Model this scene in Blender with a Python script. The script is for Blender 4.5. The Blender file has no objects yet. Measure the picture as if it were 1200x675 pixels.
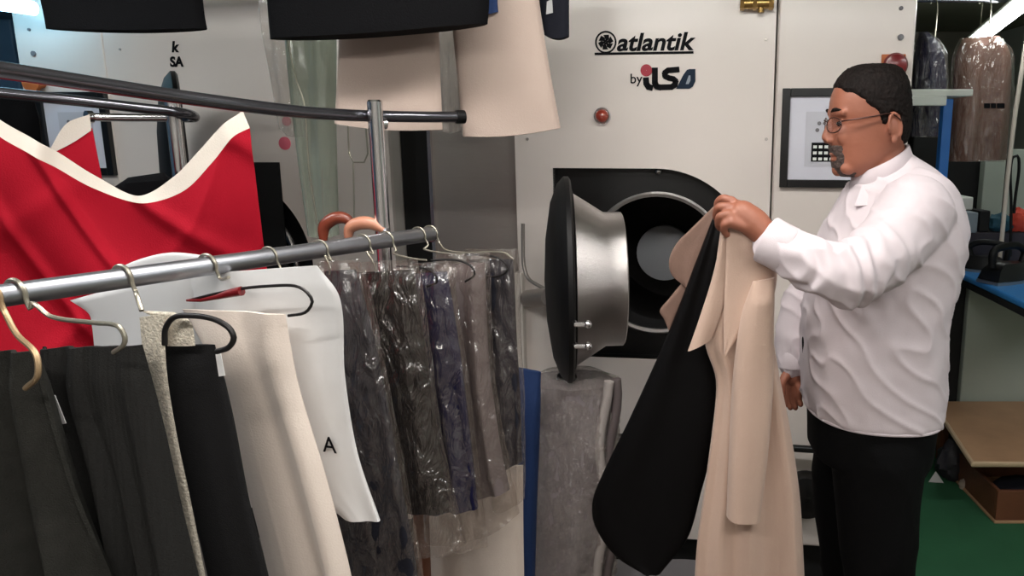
import bpy, bmesh, math, random
from mathutils import Vector, Matrix, noise

# ------------------------------------------------------------------ camera
SC = bpy.context.scene
COL = SC.collection
F = 900.0; PX0 = 740.0; PY0 = 337.5; PITCH = math.radians(11.2); CAM = Vector((0, 0, 1.55))
cam_data = bpy.data.cameras.new('camera'); cam = bpy.data.objects.new('camera', cam_data); COL.objects.link(cam)
cam_data.sensor_width = 36; cam_data.lens = F/1200*36; cam_data.shift_x = -(PX0-600)/1200
cam_data.clip_start = .02
cam.location = CAM; cam.rotation_euler = (math.pi/2-PITCH, 0, 0)
SC.camera = cam

# ------------------------------------------------------------------ light
SC.view_settings.view_transform = 'Standard'; SC.view_settings.look = 'None'
SC.view_settings.gamma = 1; SC.view_settings.use_curve_mapping = False
SC.view_settings.exposure = -0.28
w = bpy.data.worlds.new('world'); SC.world = w; w.use_nodes = True
w.node_tree.nodes['Background'].inputs[0].default_value = (.95, .93, 1, 1)
w.node_tree.nodes['Background'].inputs[1].default_value = .22

def area(name, loc, size, power, color=(1, 1, 1), rot=(0, 0, 0)):
    l = bpy.data.lights.new(name, 'AREA'); l.shape = 'RECTANGLE'; l.size, l.size_y = size
    l.energy = power; l.color = color
    o = bpy.data.objects.new(name, l); COL.objects.link(o); o.location = loc; o.rotation_euler = rot
    return o
LAMPS = [(-.75, .05, 2.27, 19, (1, .92, .87)), (.55, -.1, 2.27, 20, (1, .92, .88)), (1.9, 1.0, 2.27, 13, (.96, .97, 1)), (-1.7, 1.3, 2.27, 12, (.95, .97, 1)), (-.15, 1.3, 2.27, 16, (1, .93, .89))]  # last two: unseen lamps added to brighten the machine fronts
for i, (x, y, z, p, c) in enumerate(LAMPS):
    area('lamp_light', (x, y, z-.03), (1.15, .12), p, c)

# ------------------------------------------------------------------ helpers
def lin(c):
    r = []
    for v in c:
        v /= 255
        r.append(v/12.92 if v <= .04045 else ((v+.055)/1.055)**2.4)
    return (*r, 1)

def mat(name, col, rough=.6, metal=0, bump=None, var=None, spec=.5, coat=0, emit=None, sheen=0, wave=None, trans=None, aniso=None):
    """bump=(scale,strength[,stretch]); var=(scale,amount); wave=(scale,strength) stripes"""
    m = bpy.data.materials.new(name); m.use_nodes = True
    nt = m.node_tree; N = nt.nodes; L = nt.links; b = N['Principled BSDF']
    c = lin(col); b.inputs['Base Color'].default_value = c
    b.inputs['Roughness'].default_value = rough; b.inputs['Metallic'].default_value = metal
    b.inputs['Specular IOR Level'].default_value = spec
    b.inputs['Coat Weight'].default_value = coat; b.inputs['Coat Roughness'].default_value = .15
    b.inputs['Sheen Weight'].default_value = sheen
    tc = N.new('ShaderNodeTexCoord')
    if var:
        t = N.new('ShaderNodeTexNoise'); t.inputs['Scale'].default_value = var[0]; t.inputs['Detail'].default_value = 5
        L.new(tc.outputs['Object'], t.inputs['Vector'])
        rp = N.new('ShaderNodeValToRGB')
        rp.color_ramp.elements[0].position = .3; rp.color_ramp.elements[1].position = .7
        rp.color_ramp.elements[0].color = (*[max(0, v*(1-var[1])) for v in c[:3]], 1)
        rp.color_ramp.elements[1].color = (*[min(1, v*(1+var[1])) for v in c[:3]], 1)
        L.new(t.outputs['Fac'], rp.inputs['Fac']); L.new(rp.outputs['Color'], b.inputs['Base Color'])
    last = None
    if bump:
        t = N.new('ShaderNodeTexNoise'); t.inputs['Scale'].default_value = bump[0]; t.inputs['Detail'].default_value = 4
        mp = N.new('ShaderNodeMapping')
        if len(bump) > 2: mp.inputs['Scale'].default_value = bump[2]
        L.new(tc.outputs['Object'], mp.inputs['Vector']); L.new(mp.outputs['Vector'], t.inputs['Vector'])
        bp = N.new('ShaderNodeBump'); bp.inputs['Strength'].default_value = bump[1]; bp.inputs['Distance'].default_value = .004
        L.new(t.outputs['Fac'], bp.inputs['Height']); L.new(bp.outputs['Normal'], b.inputs['Normal']); last = bp
    if wave:
        t = N.new('ShaderNodeTexWave'); t.inputs['Scale'].default_value = wave[0]; t.bands_direction = wave[2] if len(wave) > 2 else 'X'
        t.inputs['Distortion'].default_value = .6
        L.new(tc.outputs['Object'], t.inputs['Vector'])
        bp = N.new('ShaderNodeBump'); bp.inputs['Strength'].default_value = wave[1]; bp.inputs['Distance'].default_value = .002
        L.new(t.outputs['Fac'], bp.inputs['Height']); L.new(bp.outputs['Normal'], b.inputs['Normal'])
        if last: L.new(last.outputs['Normal'], bp.inputs['Normal'])
    if emit:
        b.inputs['Emission Color'].default_value = lin(emit[0]); b.inputs['Emission Strength'].default_value = emit[1]
    return m

def film(name, haze=.05, tint=(249, 247, 245), gloss=.10, hazecol=(190, 172, 160), bscale=26, bstr=1.0, stretch=(1, 1, .4)):
    m = bpy.data.materials.new(name); m.use_nodes = True
    nt = m.node_tree; N = nt.nodes; L = nt.links
    for n in list(N): N.remove(n)
    out = N.new('ShaderNodeOutputMaterial')
    tr = N.new('ShaderNodeBsdfTransparent'); tr.inputs[0].default_value = lin(tint)
    di = N.new('ShaderNodeBsdfDiffuse'); di.inputs[0].default_value = lin(hazecol)
    gl = N.new('ShaderNodeBsdfGlossy'); gl.inputs['Roughness'].default_value = .19; gl.inputs[0].default_value = (1, 1, 1, 1)
    tc = N.new('ShaderNodeTexCoord'); mp = N.new('ShaderNodeMapping'); mp.inputs['Scale'].default_value = stretch
    t = N.new('ShaderNodeTexNoise'); t.inputs['Scale'].default_value = bscale; t.inputs['Detail'].default_value = 3; t.inputs['Distortion'].default_value = 1.2
    bp = N.new('ShaderNodeBump'); bp.inputs['Strength'].default_value = bstr; bp.inputs['Distance'].default_value = .03
    L.new(tc.outputs['Object'], mp.inputs['Vector']); L.new(mp.outputs['Vector'], t.inputs['Vector']); L.new(t.outputs['Fac'], bp.inputs['Height'])
    L.new(bp.outputs['Normal'], gl.inputs['Normal'])
    lw = N.new('ShaderNodeLayerWeight'); lw.inputs['Blend'].default_value = .5
    fr = N.new('ShaderNodeMath'); fr.operation = 'POWER'; fr.inputs[1].default_value = 4.0; L.new(lw.outputs['Facing'], fr.inputs[0])
    ma = N.new('ShaderNodeMath'); ma.operation = 'MULTIPLY_ADD'; ma.inputs[1].default_value = .6; ma.inputs[2].default_value = gloss
    L.new(fr.outputs[0], ma.inputs[0])
    m1 = N.new('ShaderNodeMixShader'); m1.inputs[0].default_value = haze
    L.new(tr.outputs[0], m1.inputs[1]); L.new(di.outputs[0], m1.inputs[2])
    m2 = N.new('ShaderNodeMixShader'); L.new(ma.outputs[0], m2.inputs[0]); L.new(m1.outputs[0], m2.inputs[1]); L.new(gl.outputs[0], m2.inputs[2])
    L.new(m2.outputs[0], out.inputs[0])
    return m

FWD = Vector((0, math.cos(PITCH), -math.sin(PITCH))); UP = Vector((0, math.sin(PITCH), math.cos(PITCH))); RT = Vector((1, 0, 0))
def ray(px, py): return FWD + RT*((px-PX0)/F) + UP*((PY0-py)/F)
def P(px, py, y):
    d = ray(px, py); return CAM + d*(y/d.y)
def onplane(px, py, p0, n):
    d = ray(px, py); return CAM + d*((p0-CAM).dot(n)/d.dot(n))
def onz(px, py, z):
    d = ray(px, py); return CAM + d*((z-CAM.z)/d.z)

ORG = {}
def tag(o, label, cat, group=None):
    o['label'] = label; o['category'] = cat
    if group: o['group'] = group
    return o
def thing(name, loc, label, cat, group=None):
    o = bpy.data.objects.new(name, None); COL.objects.link(o); o.empty_display_size = .05
    o.location = loc; ORG[o.name] = Vector(loc)
    return tag(o, label, cat, group)

class MB:
    def __init__(s): s.v = []; s.f = []
    def grid(s, pts, closeu=False, flip=False):
        b = len(s.v); R = len(pts); Cn = len(pts[0])
        for r in pts: s.v.extend([Vector(p) for p in r])
        for i in range(R-1):
            for j in range(Cn if closeu else Cn-1):
                k = (j+1) % Cn
                q = (b+i*Cn+j, b+i*Cn+k, b+(i+1)*Cn+k, b+(i+1)*Cn+j)
                s.f.append(q[::-1] if flip else q)
        return b
    def loft(s, rings, cap=True):
        b = s.grid(rings, True); n = len(rings[0]); R = len(rings)
        if cap:
            s.f.append(tuple(b+j for j in range(n))[::-1]); s.f.append(tuple(b+(R-1)*n+j for j in range(n)))
    def box(s, lo, hi, T=None):
        b = len(s.v)
        for x in (lo[0], hi[0]):
            for y in (lo[1], hi[1]):
                for z in (lo[2], hi[2]):
                    p = Vector((x, y, z)); s.v.append(T(p) if T else p)
        for q in ((0, 1, 3, 2), (4, 6, 7, 5), (0, 4, 5, 1), (2, 3, 7, 6), (0, 2, 6, 4), (1, 5, 7, 3)): s.f.append(tuple(b+i for i in q))
    def tube(s, path, rad, n=12, cap=True):
        path = [Vector(p) for p in path]
        if not isinstance(rad, (list, tuple)): rad = [rad]*len(path)
        t0 = (path[1]-path[0]).normalized()
        a = t0.orthogonal().normalized(); rings = []
        for i, p in enumerate(path):
            t = (path[min(i+1, len(path)-1)]-path[max(i-1, 0)]).normalized()
            a = (a-t*a.dot(t)).normalized(); b = t.cross(a)
            rings.append([p+(a*math.cos(k*2*math.pi/n)+b*math.sin(k*2*math.pi/n))*rad[i] for k in range(n)])
        s.loft(rings, cap)
    def ell(s, c, r, n=16, m=10, M=None):
        c = Vector(c); rings = []
        for i in range(m+1):
            th = math.pi*(i+.02)/(m+.04); ring = []
            for k in range(n):
                ph = 2*math.pi*k/n
                p = Vector((r[0]*math.sin(th)*math.cos(ph), r[1]*math.sin(th)*math.sin(ph), -r[2]*math.cos(th)))
                ring.append(c+(M@p if M else p))
            rings.append(ring)
        s.loft(rings)
    def lathe(s, prof, c, axis, n=40, cap=False):
        """prof: list of (radius, distance along axis)"""
        axis = Vector(axis).normalized(); a = axis.orthogonal().normalized(); b = axis.cross(a); c = Vector(c)
        s.loft([[c+axis*h+(a*math.cos(2*math.pi*k/n)+b*math.sin(2*math.pi*k/n))*r for k in range(n)] for r, h in prof], cap)
    def prism(s, poly, d):
        """poly: list of 3D points, extruded by vector d"""
        b = len(s.v); n = len(poly); d = Vector(d)
        s.v += [Vector(p) for p in poly]+[Vector(p)+d for p in poly]
        s.f.append(tuple(range(b, b+n))); s.f.append(tuple(range(b+2*n-1, b+n-1, -1)))
        for i in range(n):
            j = (i+1) % n; s.f.append((b+i, b+n+i, b+n+j, b+j))
    def build(s, name, m, parent=None, smooth=True, bevel=0, base=False, ang=40, solid=0):
        lo = Vector([min(v[i] for v in s.v) for i in range(3)]); hi = Vector([max(v[i] for v in s.v) for i in range(3)])
        org = (lo+hi)/2
        if base: org.z = lo.z
        me = bpy.data.meshes.new(name)
        me.from_pydata([tuple(v-org) for v in s.v], [], s.f); me.update()
        bm = bmesh.new(); bm.from_mesh(me); bmesh.ops.recalc_face_normals(bm, faces=bm.faces); bm.to_mesh(me); bm.free()
        o = bpy.data.objects.new(name, me); COL.objects.link(o)
        me.materials.append(m)
        if smooth:
            for p in me.polygons: p.use_smooth = True
            try: me.set_sharp_from_angle(angle=math.radians(ang))
            except Exception: pass
        ORG[o.name] = org
        if parent is not None:
            o.parent = parent; o.location = org-ORG[parent.name]
        else: o.location = org
        if bevel:
            md = o.modifiers.new('bevel', 'BEVEL'); md.width = bevel; md.segments = 2; md.limit_method = 'ANGLE'
        if solid:
            md = o.modifiers.new('thickness', 'SOLIDIFY'); md.thickness = solid; md.offset = 0
        return o
def struct(o): o['kind'] = 'structure'; return o

def spline(pts, n):
    """Catmull-Rom through pts (tuples), n samples, by chord length"""
    P_ = [Vector(p) for p in pts]
    if len(P_) == 2: return [P_[0].lerp(P_[1], i/(n-1)) for i in range(n)]
    d = [0]
    for a, b in zip(P_, P_[1:]): d.append(d[-1]+max((b-a).length, 1e-6))
    out = []
    for i in range(n):
        s_ = d[-1]*i/(n-1); k = 0
        while k < len(P_)-2 and s_ > d[k+1]: k += 1
        t = (s_-d[k])/(d[k+1]-d[k])
        p0 = P_[max(k-1, 0)]; p1 = P_[k]; p2 = P_[k+1]; p3 = P_[min(k+2, len(P_)-1)]
        L = d[k+1]-d[k]
        m1 = (p2-p0)/max(d[k+1]-d[max(k-1, 0)], 1e-6)*L; m2 = (p3-p1)/max(d[min(k+2, len(P_)-1)]-d[k], 1e-6)*L
        out.append(p1*(2*t**3-3*t*t+1)+m1*(t**3-2*t*t+t)+p2*(-2*t**3+3*t*t)+m2*(t**3-t*t))
    return out

def remeshed(mb, name, m, parent, voxel=.004, smooth=6, disp=None, fac=.5):
    o = mb.build(name, m, parent)
    r = o.modifiers.new('r', 'REMESH'); r.mode = 'VOXEL'; r.voxel_size = voxel; r.use_smooth_shade = True
    s_ = o.modifiers.new('s', 'SMOOTH'); s_.iterations = smooth; s_.factor = fac
    dg = bpy.context.evaluated_depsgraph_get(); me = bpy.data.meshes.new_from_object(o.evaluated_get(dg))
    o.modifiers.clear(); o.data = me; me.name = name
    if disp:
        org = ORG[o.name]; nn = [v.normal.copy() for v in me.vertices]
        for v, n_ in zip(me.vertices, nn): v.co += n_*disp(v.co+org, n_)
    for p in me.polygons: p.use_smooth = True
    return o

# ------------------------------------------------------------------ materials
M = {}
M['enamel'] = mat('cream_enamel', (236, 226, 219), .3, bump=(3, .03), var=(2, .03), coat=.35)
M['enamel2'] = mat('grey_enamel', (222, 215, 207), .35, bump=(3, .03), var=(2, .04), coat=.3)
M['black'] = mat('black_paint', (13, 13, 14), .35)
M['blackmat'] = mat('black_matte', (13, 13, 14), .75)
M['rubber'] = mat('black_rubber', (11, 11, 12), .5, spec=.25)
M['drum'] = mat('dark_drum_steel', (38, 36, 35), .45, .6, var=(20, .2))
M['steel'] = mat('brushed_steel', (188, 184, 182), .28, 1, bump=(60, .25, (1, 1, 30)))
M['steelpanel'] = mat('brushed_panel', (182, 174, 168), .45, .9, bump=(20, .1, (1, 1, 8)))
M['chrome'] = mat('chrome', (228, 226, 228), .2, 1)
M['tube'] = mat('rack_tube', (168, 170, 176), .36, 1, var=(8, .1))
M['darktube'] = mat('dark_rack_tube', (104, 104, 110), .2, .9)
M['wire'] = mat('galvanised_wire', (170, 165, 150), .35, .8)
M['darkwire'] = mat('dark_wire', (40, 38, 38), .4, .5)
M['red'] = mat('red_cloth', (170, 20, 40), .75, bump=(350, .25), var=(5, .08), spec=.12)
M['cream'] = mat('cream_lining', (216, 206, 194), .8, bump=(300, .2))
M['char'] = mat('charcoal_wool', (46, 46, 43), .9, bump=(500, .6), var=(30, .15), spec=.12)
M['char2'] = mat('dark_ribbed', (40, 40, 39), .9, bump=(500, .5), wave=(40, .3), spec=.12)
M['blackwool'] = mat('black_wool', (30, 30, 31), .9, bump=(500, .4), spec=.12)
M['blackcloth'] = mat('black_cloth', (5, 5, 7), .85, bump=(300, .3), spec=.12)
M['ecru'] = mat('ecru_cotton', (222, 209, 198), .8, bump=(300, .2), var=(5, .03))
M['whitebag'] = mat('white_cover', (228, 228, 228), .5, bump=(12, .15))
M['beige'] = mat('beige_wool', (174, 156, 145), .8, bump=(300, .2), var=(4, .04))
M['coat'] = mat('camel_coat', (196, 168, 151), .8, bump=(300, .2), var=(6, .04), sheen=.2)
M['lining'] = mat('black_lining', (9, 8, 9), .6, bump=(8, .2), spec=.12)
M['brownin'] = mat('brown_facing', (120, 94, 82), .8, bump=(200, .2), var=(20, .1))
M['navy'] = mat('navy_cloth', (22, 24, 56), .8, bump=(300, .2), spec=.12)
M['slate'] = mat('slate_cloth', (40, 41, 50), .8, bump=(300, .3), var=(20, .1), spec=.12)
M['taupe'] = mat('taupe_cloth', (104, 94, 94), .8, bump=(300, .3), var=(10, .1))
M['denim'] = mat('blue_cloth', (20, 48, 94), .8, bump=(300, .3), var=(10, .1))
M['film'] = film('clear_film')
M['film2'] = film('hazy_film', .22, bscale=30, hazecol=(185, 178, 172))
M['filmgreen'] = film('greenish_film', .35, tint=(225, 232, 222), hazecol=(175, 182, 170), bscale=10, bstr=.3)
M['filmwrap'] = film('wrap_film', .08, gloss=.24, bscale=70, bstr=1.0, stretch=(1, 1, 1))
M['skin'] = mat('skin', (148, 92, 71), .5, bump=(120, .12), var=(14, .12))
M['hair'] = mat('dark_hair', (22, 16, 14), .7, spec=.15, bump=(160, 1, (1, 1, .3)), var=(60, .4))
M['beard'] = mat('greying_beard', (74, 60, 55), .75, bump=(300, 1), var=(120, .5))
M['shirt'] = mat('white_shirt', (214, 203, 207), .75, bump=(400, .1))
M['trouser'] = mat('black_trousers', (9, 9, 10), .85, bump=(300, .2), spec=.12)
M['eyew'] = mat('shaded_eye_white', (170, 150, 142), .2)  # eye white darkened in colour to look in shadow
M['iris'] = mat('dark_iris', (30, 20, 16), .15)
M['frame'] = mat('brown_metal_frame', (70, 45, 40), .3, .6)
M['lens'] = film('spectacle_lens', 0, tint=(253, 253, 254), gloss=.02, bscale=1, bstr=0)
for l_ in list(M['lens'].node_tree.links):
    if l_.to_socket.name == 'Normal': M['lens'].node_tree.links.remove(l_)
M['wood'] = mat('oak_board', (190, 148, 114), .45, bump=(10, .15, (1, 8, 1)), var=(6, .1))
M['wooddark'] = mat('dark_wood', (112, 68, 46), .5, bump=(10, .2, (1, 8, 1)), var=(8, .15))
M['hangwood'] = mat('varnished_red_wood', (130, 62, 44), .3, coat=.5, var=(15, .15))
M['hangtan'] = mat('tan_wood', (190, 130, 104), .35, coat=.4)
M['carpet'] = mat('green_carpet', (46, 106, 70), .95, bump=(400, .8), var=(3, .12))
M['redplastic'] = mat('red_plastic', (118, 22, 26), .3, coat=.4)
M['amber'] = mat('amber_lens', (158, 58, 42), .08, coat=1)
M['orange'] = mat('orange_plate', (196, 110, 60), .5)
M['screen'] = mat('pale_screen', (225, 225, 236), .25)
M['print'] = mat('logo_black', (14, 14, 18), .6, spec=.1)
M['printblue'] = mat('logo_slate', (36, 48, 64), .6, spec=.1)
M['printred'] = mat('logo_red', (172, 36, 56), .5)
M['grey'] = mat('mid_grey', (120, 118, 122), .6)
M['white'] = mat('white_paint', (240, 244, 238), .4)
M['blue'] = mat('blue_steel_paint', (44, 116, 200), .4)
M['bluecover'] = mat('blue_board_cover', (62, 140, 214), .3, bump=(40, .15))  # base blue brightened for the sky reflected on the cover
M['brass'] = mat('brass', (170, 138, 84), .3, .9)
M['wallgreen'] = mat('pale_green_wall', (168, 176, 166), .6, bump=(20, .1), var=(3, .05))
M['walldark'] = mat('dark_wall', (120, 118, 104), .8, bump=(20, .1), var=(2, .15))
M['wallblue'] = mat('blue_lit_wall', (70, 104, 132), .6, var=(2, .2))  # bluish light of the left corner put into the colour
M['ceil'] = mat('olive_ceiling', (134, 134, 114), .8, bump=(10, .1), var=(2, .1))
M['plaster'] = mat('plaster', (190, 186, 178), .8, bump=(30, .1), var=(2, .05))
M['tubelit'] = mat('lit_tube', (255, 255, 250), .5, emit=((250, 255, 252), 22))
M['tubeblue'] = mat('lit_blue_tube', (230, 250, 255), .5, emit=((165, 225, 255), 12))

# ------------------------------------------------------------------ room
def slab(name, lo, hi, m):
    b = MB(); b.box(lo, hi); return struct(b.build(name, m, smooth=False))
slab('floor', (-3.4, -1.6, -.06), (3.0, 6.4, 0), mat('grey_floor', (112, 104, 98), .7, bump=(40, .2), var=(3, .1)))
b = MB(); b.prism([(.94, 1.35, 0), (.955, 2.35, 0), (1.09, 3.45, 0), (1.09, 6.2, 0), (2.88, 6.2, 0), (2.88, 1.35, 0)], (0, 0, .008)); cpt = b.build('green_carpet', M['carpet'], None, False, base=True); tag(cpt, 'green carpet runner on the floor beside the man and the low table', 'carpet')
slab('ceiling', (-3.4, -1.6, 2.35), (3.0, 6.4, 2.42), M['ceil'])
slab('wall_back', (-3.4, 6.3, 0), (3.0, 6.4, 2.35), M['walldark'])
slab('wall_left', (-3.4, -1.6, 0), (-3.3, 6.3, 2.35), M['wallblue'])
slab('wall_front', (-3.4, -1.7, 0), (3.0, -1.6, 2.35), M['plaster'])
slab('wall_right', (2.9, -1.6, 0), (3.0, 6.3, 2.35), M['wallgreen'])

for i, (x, y, z, p, c) in enumerate(LAMPS):
    t = thing('ceiling_lamp', (x, y, 2.35), 'unseen ceiling tube lamp placed to light the room', 'lamp', 'ceiling tube lamps')
    b = MB(); b.box((x-.62, y-.07, z+.02), (x+.62, y+.07, 2.35)); b.build('housing', M['white'], t, False)
    b = MB(); b.tube([(x-.6, y, z), (x+.6, y, z)], .018); b.build('tube', M['tubelit'], t)

# ------------------------------------------------------------------ machine row: local frame (u along the face, z up, w out towards the room)
PSI = .14
E = Vector((math.cos(PSI), -math.sin(PSI), 0)); NF = Vector((-math.sin(PSI), -math.cos(PSI), 0))
B0 = P(755, 159, 2.5); B0.z = 0
def fp(u, z, w=0): return B0+E*u+NF*w+Vector((0, 0, z))
def T(p): return fp(p[0], p[2], p[1])          # box coordinates (u, w, z)
def fu(px, py, w=0):
    q = onplane(px, py, B0+NF*w, NF)-B0; return q.dot(E), q.z
def fbox(b, u0, u1, z0, z1, w0, w1): b.box((u0, w0, z0), (u1, w1, z1), T)
def disc_on(b, u, z, r, w0, w1, n=24): b.lathe([(0.0005, w1), (r*.92, w1), (r, w1-.15*(w1-w0)), (r, w0)], fp(u, z), NF, n)

FONT = None
def text(s, size, u, z, wdt, name, m, parent, w=.0015, shear=0, bold=0, thick=.0012, height=None):
    """text standing on the face, left-bottom at (u,z), squeezed to width wdt"""
    cu = bpy.data.curves.new('t', 'FONT'); cu.body = s; cu.size = 1; cu.shear = shear; cu.offset = bold; cu.extrude = .004; cu.resolution_u = 6
    o = bpy.data.objects.new('t', cu); COL.objects.link(o)
    dg = bpy.context.evaluated_depsgraph_get(); me = bpy.data.meshes.new_from_object(o.evaluated_get(dg))
    bpy.data.objects.remove(o)
    vs = [v.co.copy() for v in me.vertices]; fs = [tuple(p.vertices) for p in me.polygons]
    x0 = min(v.x for v in vs); x1 = max(v.x for v in vs); y0 = min(v.y for v in vs); y1 = max(v.y for v in vs)
    kx = wdt/(x1-x0); ky = (height/(y1-y0)) if height else kx
    b = MB(); b.v = [fp(u+(v.x-x0)*kx, z+(v.y-y0)*ky, w+(thick if v.z > 0 else 0)) for v in vs]; b.f = fs
    return b.build(name, m, parent, False)

def panel_with_hole(u0, u1, z0, z1, hole, wf, wb):
    """front sheet with an outline cut out; returns MB"""
    bm = bmesh.new()
    outer = [(u0, z0), (u1, z0), (u1, z1), (u0, z1)]
    es = []
    for loop in (outer, hole):
        vs = [bm.verts.new(fp(a, c, wf)) for a, c in loop]
        for i in range(len(vs)): es.append(bm.edges.new((vs[i], vs[(i+1) % len(vs)])))
    bmesh.ops.triangle_fill(bm, edges=es, use_beauty=True, use_dissolve=False)
    bm.verts.index_update(); b = MB()
    b.v = [v.co.copy() for v in bm.verts]; b.f = [tuple(v.index for v in f.verts) for f in bm.faces]
    bm.free(); n = len(b.v)
    k = 0
    for loop in (outer, hole):
        m_ = len(loop)
        base = len(b.v)
        b.v += [fp(a, c, wf) for a, c in loop]+[fp(a, c, wb) for a, c in loop]
        for i in range(m_):
            j = (i+1) % m_; b.f.append((base+i, base+j, base+m_+j, base+m_+i))
    return b

def build_dryer(px0, px1, hc, hr, hleft, label, rear=-.95, ring=None, disc=None):
    """hc: hole centre px, hr: radius in metres, hleft: px of the square left end"""
    u0 = fu(px0, 159)[0]; u1 = fu(px1, 159)[0]
    t = thing('tumble_dryer', fp((u0+u1)/2, 0, -.4), label, 'dryer')
    cu_, cz = fu(*hc)
    ul = fu(hleft, hc[1])[0]
    hole = [(ul, cz-hr), (ul, cz+hr)]
    hole += [(cu_+hr*math.sin(a), cz+hr*math.cos(a)) for a in [math.pi*i/40 for i in range(41)]]
    hole = hole[:1]+hole[1:]
    panel_with_hole(u0, u1, .16, 2.2, hole, 0, -.02).build('front_panel', M['enamel'], t, False)
    b = MB()
    fbox(b, u0, u0+.02, .16, 2.2, rear, -.02); fbox(b, u1-.02, u1, .16, 2.2, rear, -.02)
    fbox(b, u0+.02, u1-.02, 2.18, 2.2, rear, -.02); fbox(b, u0+.02, u1-.02, .16, .18, rear, -.02); fbox(b, u0+.02, u1-.02, .18, 2.18, rear, rear+.02)
    b.build('cabinet_body', M['enamel2'], t, False)
    b = MB(); fbox(b, u0+.03, u1-.03, 0, .16, rear, -.06); b.build('plinth', M['blackmat'], t, False)
    # recess: walls and black plate with a round drum mouth
    R = hr*.72
    c2 = [(cu_+R*math.cos(a), cz+R*math.sin(a)) for a in [2*math.pi*i/64 for i in range(64)]]
    bm = bmesh.new(); es = []
    for loop in (hole, c2):
        vs = [bm.verts.new(fp(a, c, -.05)) for a, c in loop]
        for i in range(len(vs)): es.append(bm.edges.new((vs[i], vs[(i+1) % len(vs)])))
    bmesh.ops.triangle_fill(bm, edges=es, use_beauty=True, use_dissolve=False); bm.verts.index_update()
    b = MB(); b.v = [v.co.copy() for v in bm.verts]; b.f = [tuple(v.index for v in f.verts) for f in bm.faces]; bm.free()
    k = len(b.v); m_ = len(hole); b.v += [fp(a, c, -.002) for a, c in hole]+[fp(a, c, -.05) for a, c in hole]
    for i in range(m_):
        j = (i+1) % m_; b.f.append((k+i, k+j, k+m_+j, k+m_+i))
    b.build('recess_plate', M['black'], t, True, ang=20)
    b = MB(); b.lathe([(R-.004, -.055), (R-.004, -.042), (R+.006, -.04), (R+.012, -.044), (R+.012, -.051)], fp(cu_, cz), NF, 64); b.build('drum_ring', M['steel'], t)
    b = MB(); b.lathe([(R-.002, -.05), (R-.002, -.2), (R+.04, -.22), (R+.04, -.8), (.001, -.8)], fp(cu_, cz), NF, 64); b.build('drum', M['drum'], t)
    if disc:
        du, dz = fu(disc[0], disc[1], -.58)
        b = MB(); disc_on(b, du, dz, disc[2], -.62, -.58, 40); b.build('drum_hub', mat('drum_hub_grey', (226, 230, 236), .4), t)
    return t, u0, u1, cu_, cz

def build_door(t, hinge_u, cz, R, ang, cone=True, w_h=.03, place=None):
    """door swung open about a vertical hinge at (hinge_u); ang measured from closed"""
    # axis of the open door (the direction its inner cone points)
    a = math.radians(ang)
    ax = (-NF*math.cos(a)+E*math.sin(a)).normalized()        # cone direction
    side = (E*math.cos(a)+NF*math.sin(a)).normalized()       # from hinge to door centre
    c = fp(hinge_u, cz, w_h)+side*(R+.06)
    if place: c, ax = place; ax = ax.normalized(); side = Vector((0, 0, 1)).cross(ax)*-1
    b = MB(); b.lathe([(.001, -.062), (R*.4, -.057), (R*.75, -.042), (R*.93, -.022), (R, -.004), (R, .008), (R*.97, .014), (R*.87, .014), (R*.83, .01), (.001, .01)], c, ax, 64)
    d = b.build('door', M['rubber'], t)
    if cone:
        b = MB(); b.lathe([(R*.85, .010), (R*.85, .016), (R*.655, .105), (R*.655, .153), (R*.64, .156), (R*.6, .15), (.001, .145)], c, ax, 72)
        b.build('door_bowl', M['steel'], d)
        b = MB(); b.lathe([(R*.86, .008), (R*.88, .018), (R*.86, .020), (R*.83, .012)], c, ax, 64); b.build('door_seal', M['rubber'], d)
    return d, c, ax, side

# --- the right-hand dryer
dry, du0, du1, dcu, dcz = build_dryer(603, 905, (768, 312), .318, 650, 'cream tumble dryer with its round steel door open behind the held coat', disc=(778, 297, .112))
hz = dcz
door, dc, dax, dside = build_door(dry, 0, 0, .288, 95, place=(P(664, 328, 2.12), Vector((1, .115, 0))))
b = MB(); q = dc-dax*.03-dside*.28; b.tube([fp(fu(622, 348)[0], fu(622, 348)[1], .03), fp(fu(622, 348)[0], fu(622, 348)[1], .03)*.0+P(645, 348, 2.3)], .03); b.build('door_hinge', M['steelpanel'], dry)
b = MB()
hp = [(613, 262, .05), (613, 290, .05), (614, 312, .055), (619, 326, .07), (630, 334, .1), (642, 340, .12)]
b.tube(spline([fp(*fu(x, y, w_), w_) for x, y, w_ in hp], 24), .006, 10); b.build('door_lever', M['steelpanel'], dry)
b = MB(); u_, z_ = fu(611, 345); fbox(b, u_-.014, u_+.014, z_-.28, z_+.08, .0, .035); b.build('hinge_bracket', M['enamel2'], dry, False, .004)
for dz in (-.02, -.075):
    b = MB(); qc = dc+dax*.028-dside*.0+Vector((0, 0, dz-.02))-dside*.0
    qq = dc+dside*.302+Vector((0, 0, dz-.03))+dax*.01
    b.tube([qq, qq+dside*.02, qq+dside*.022+dax*.03], .006, 8); b.ell(qq+dside*.022+dax*.03, (.01, .01, .01)); b.build('door_catch', M['chrome'], door)
u_, z_ = fu(706, 136)
b = MB(); b.lathe([(.027, 0), (.029, .006), (.026, .012), (.022, .012)], fp(u_, z_), NF, 32); b.build('lamp_bezel', M['chrome'], dry)
b = MB(); b.ell(fp(u_, z_, .008), (.022, .022, .022)); b.build('indicator_lamp', M['amber'], dry)
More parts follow.
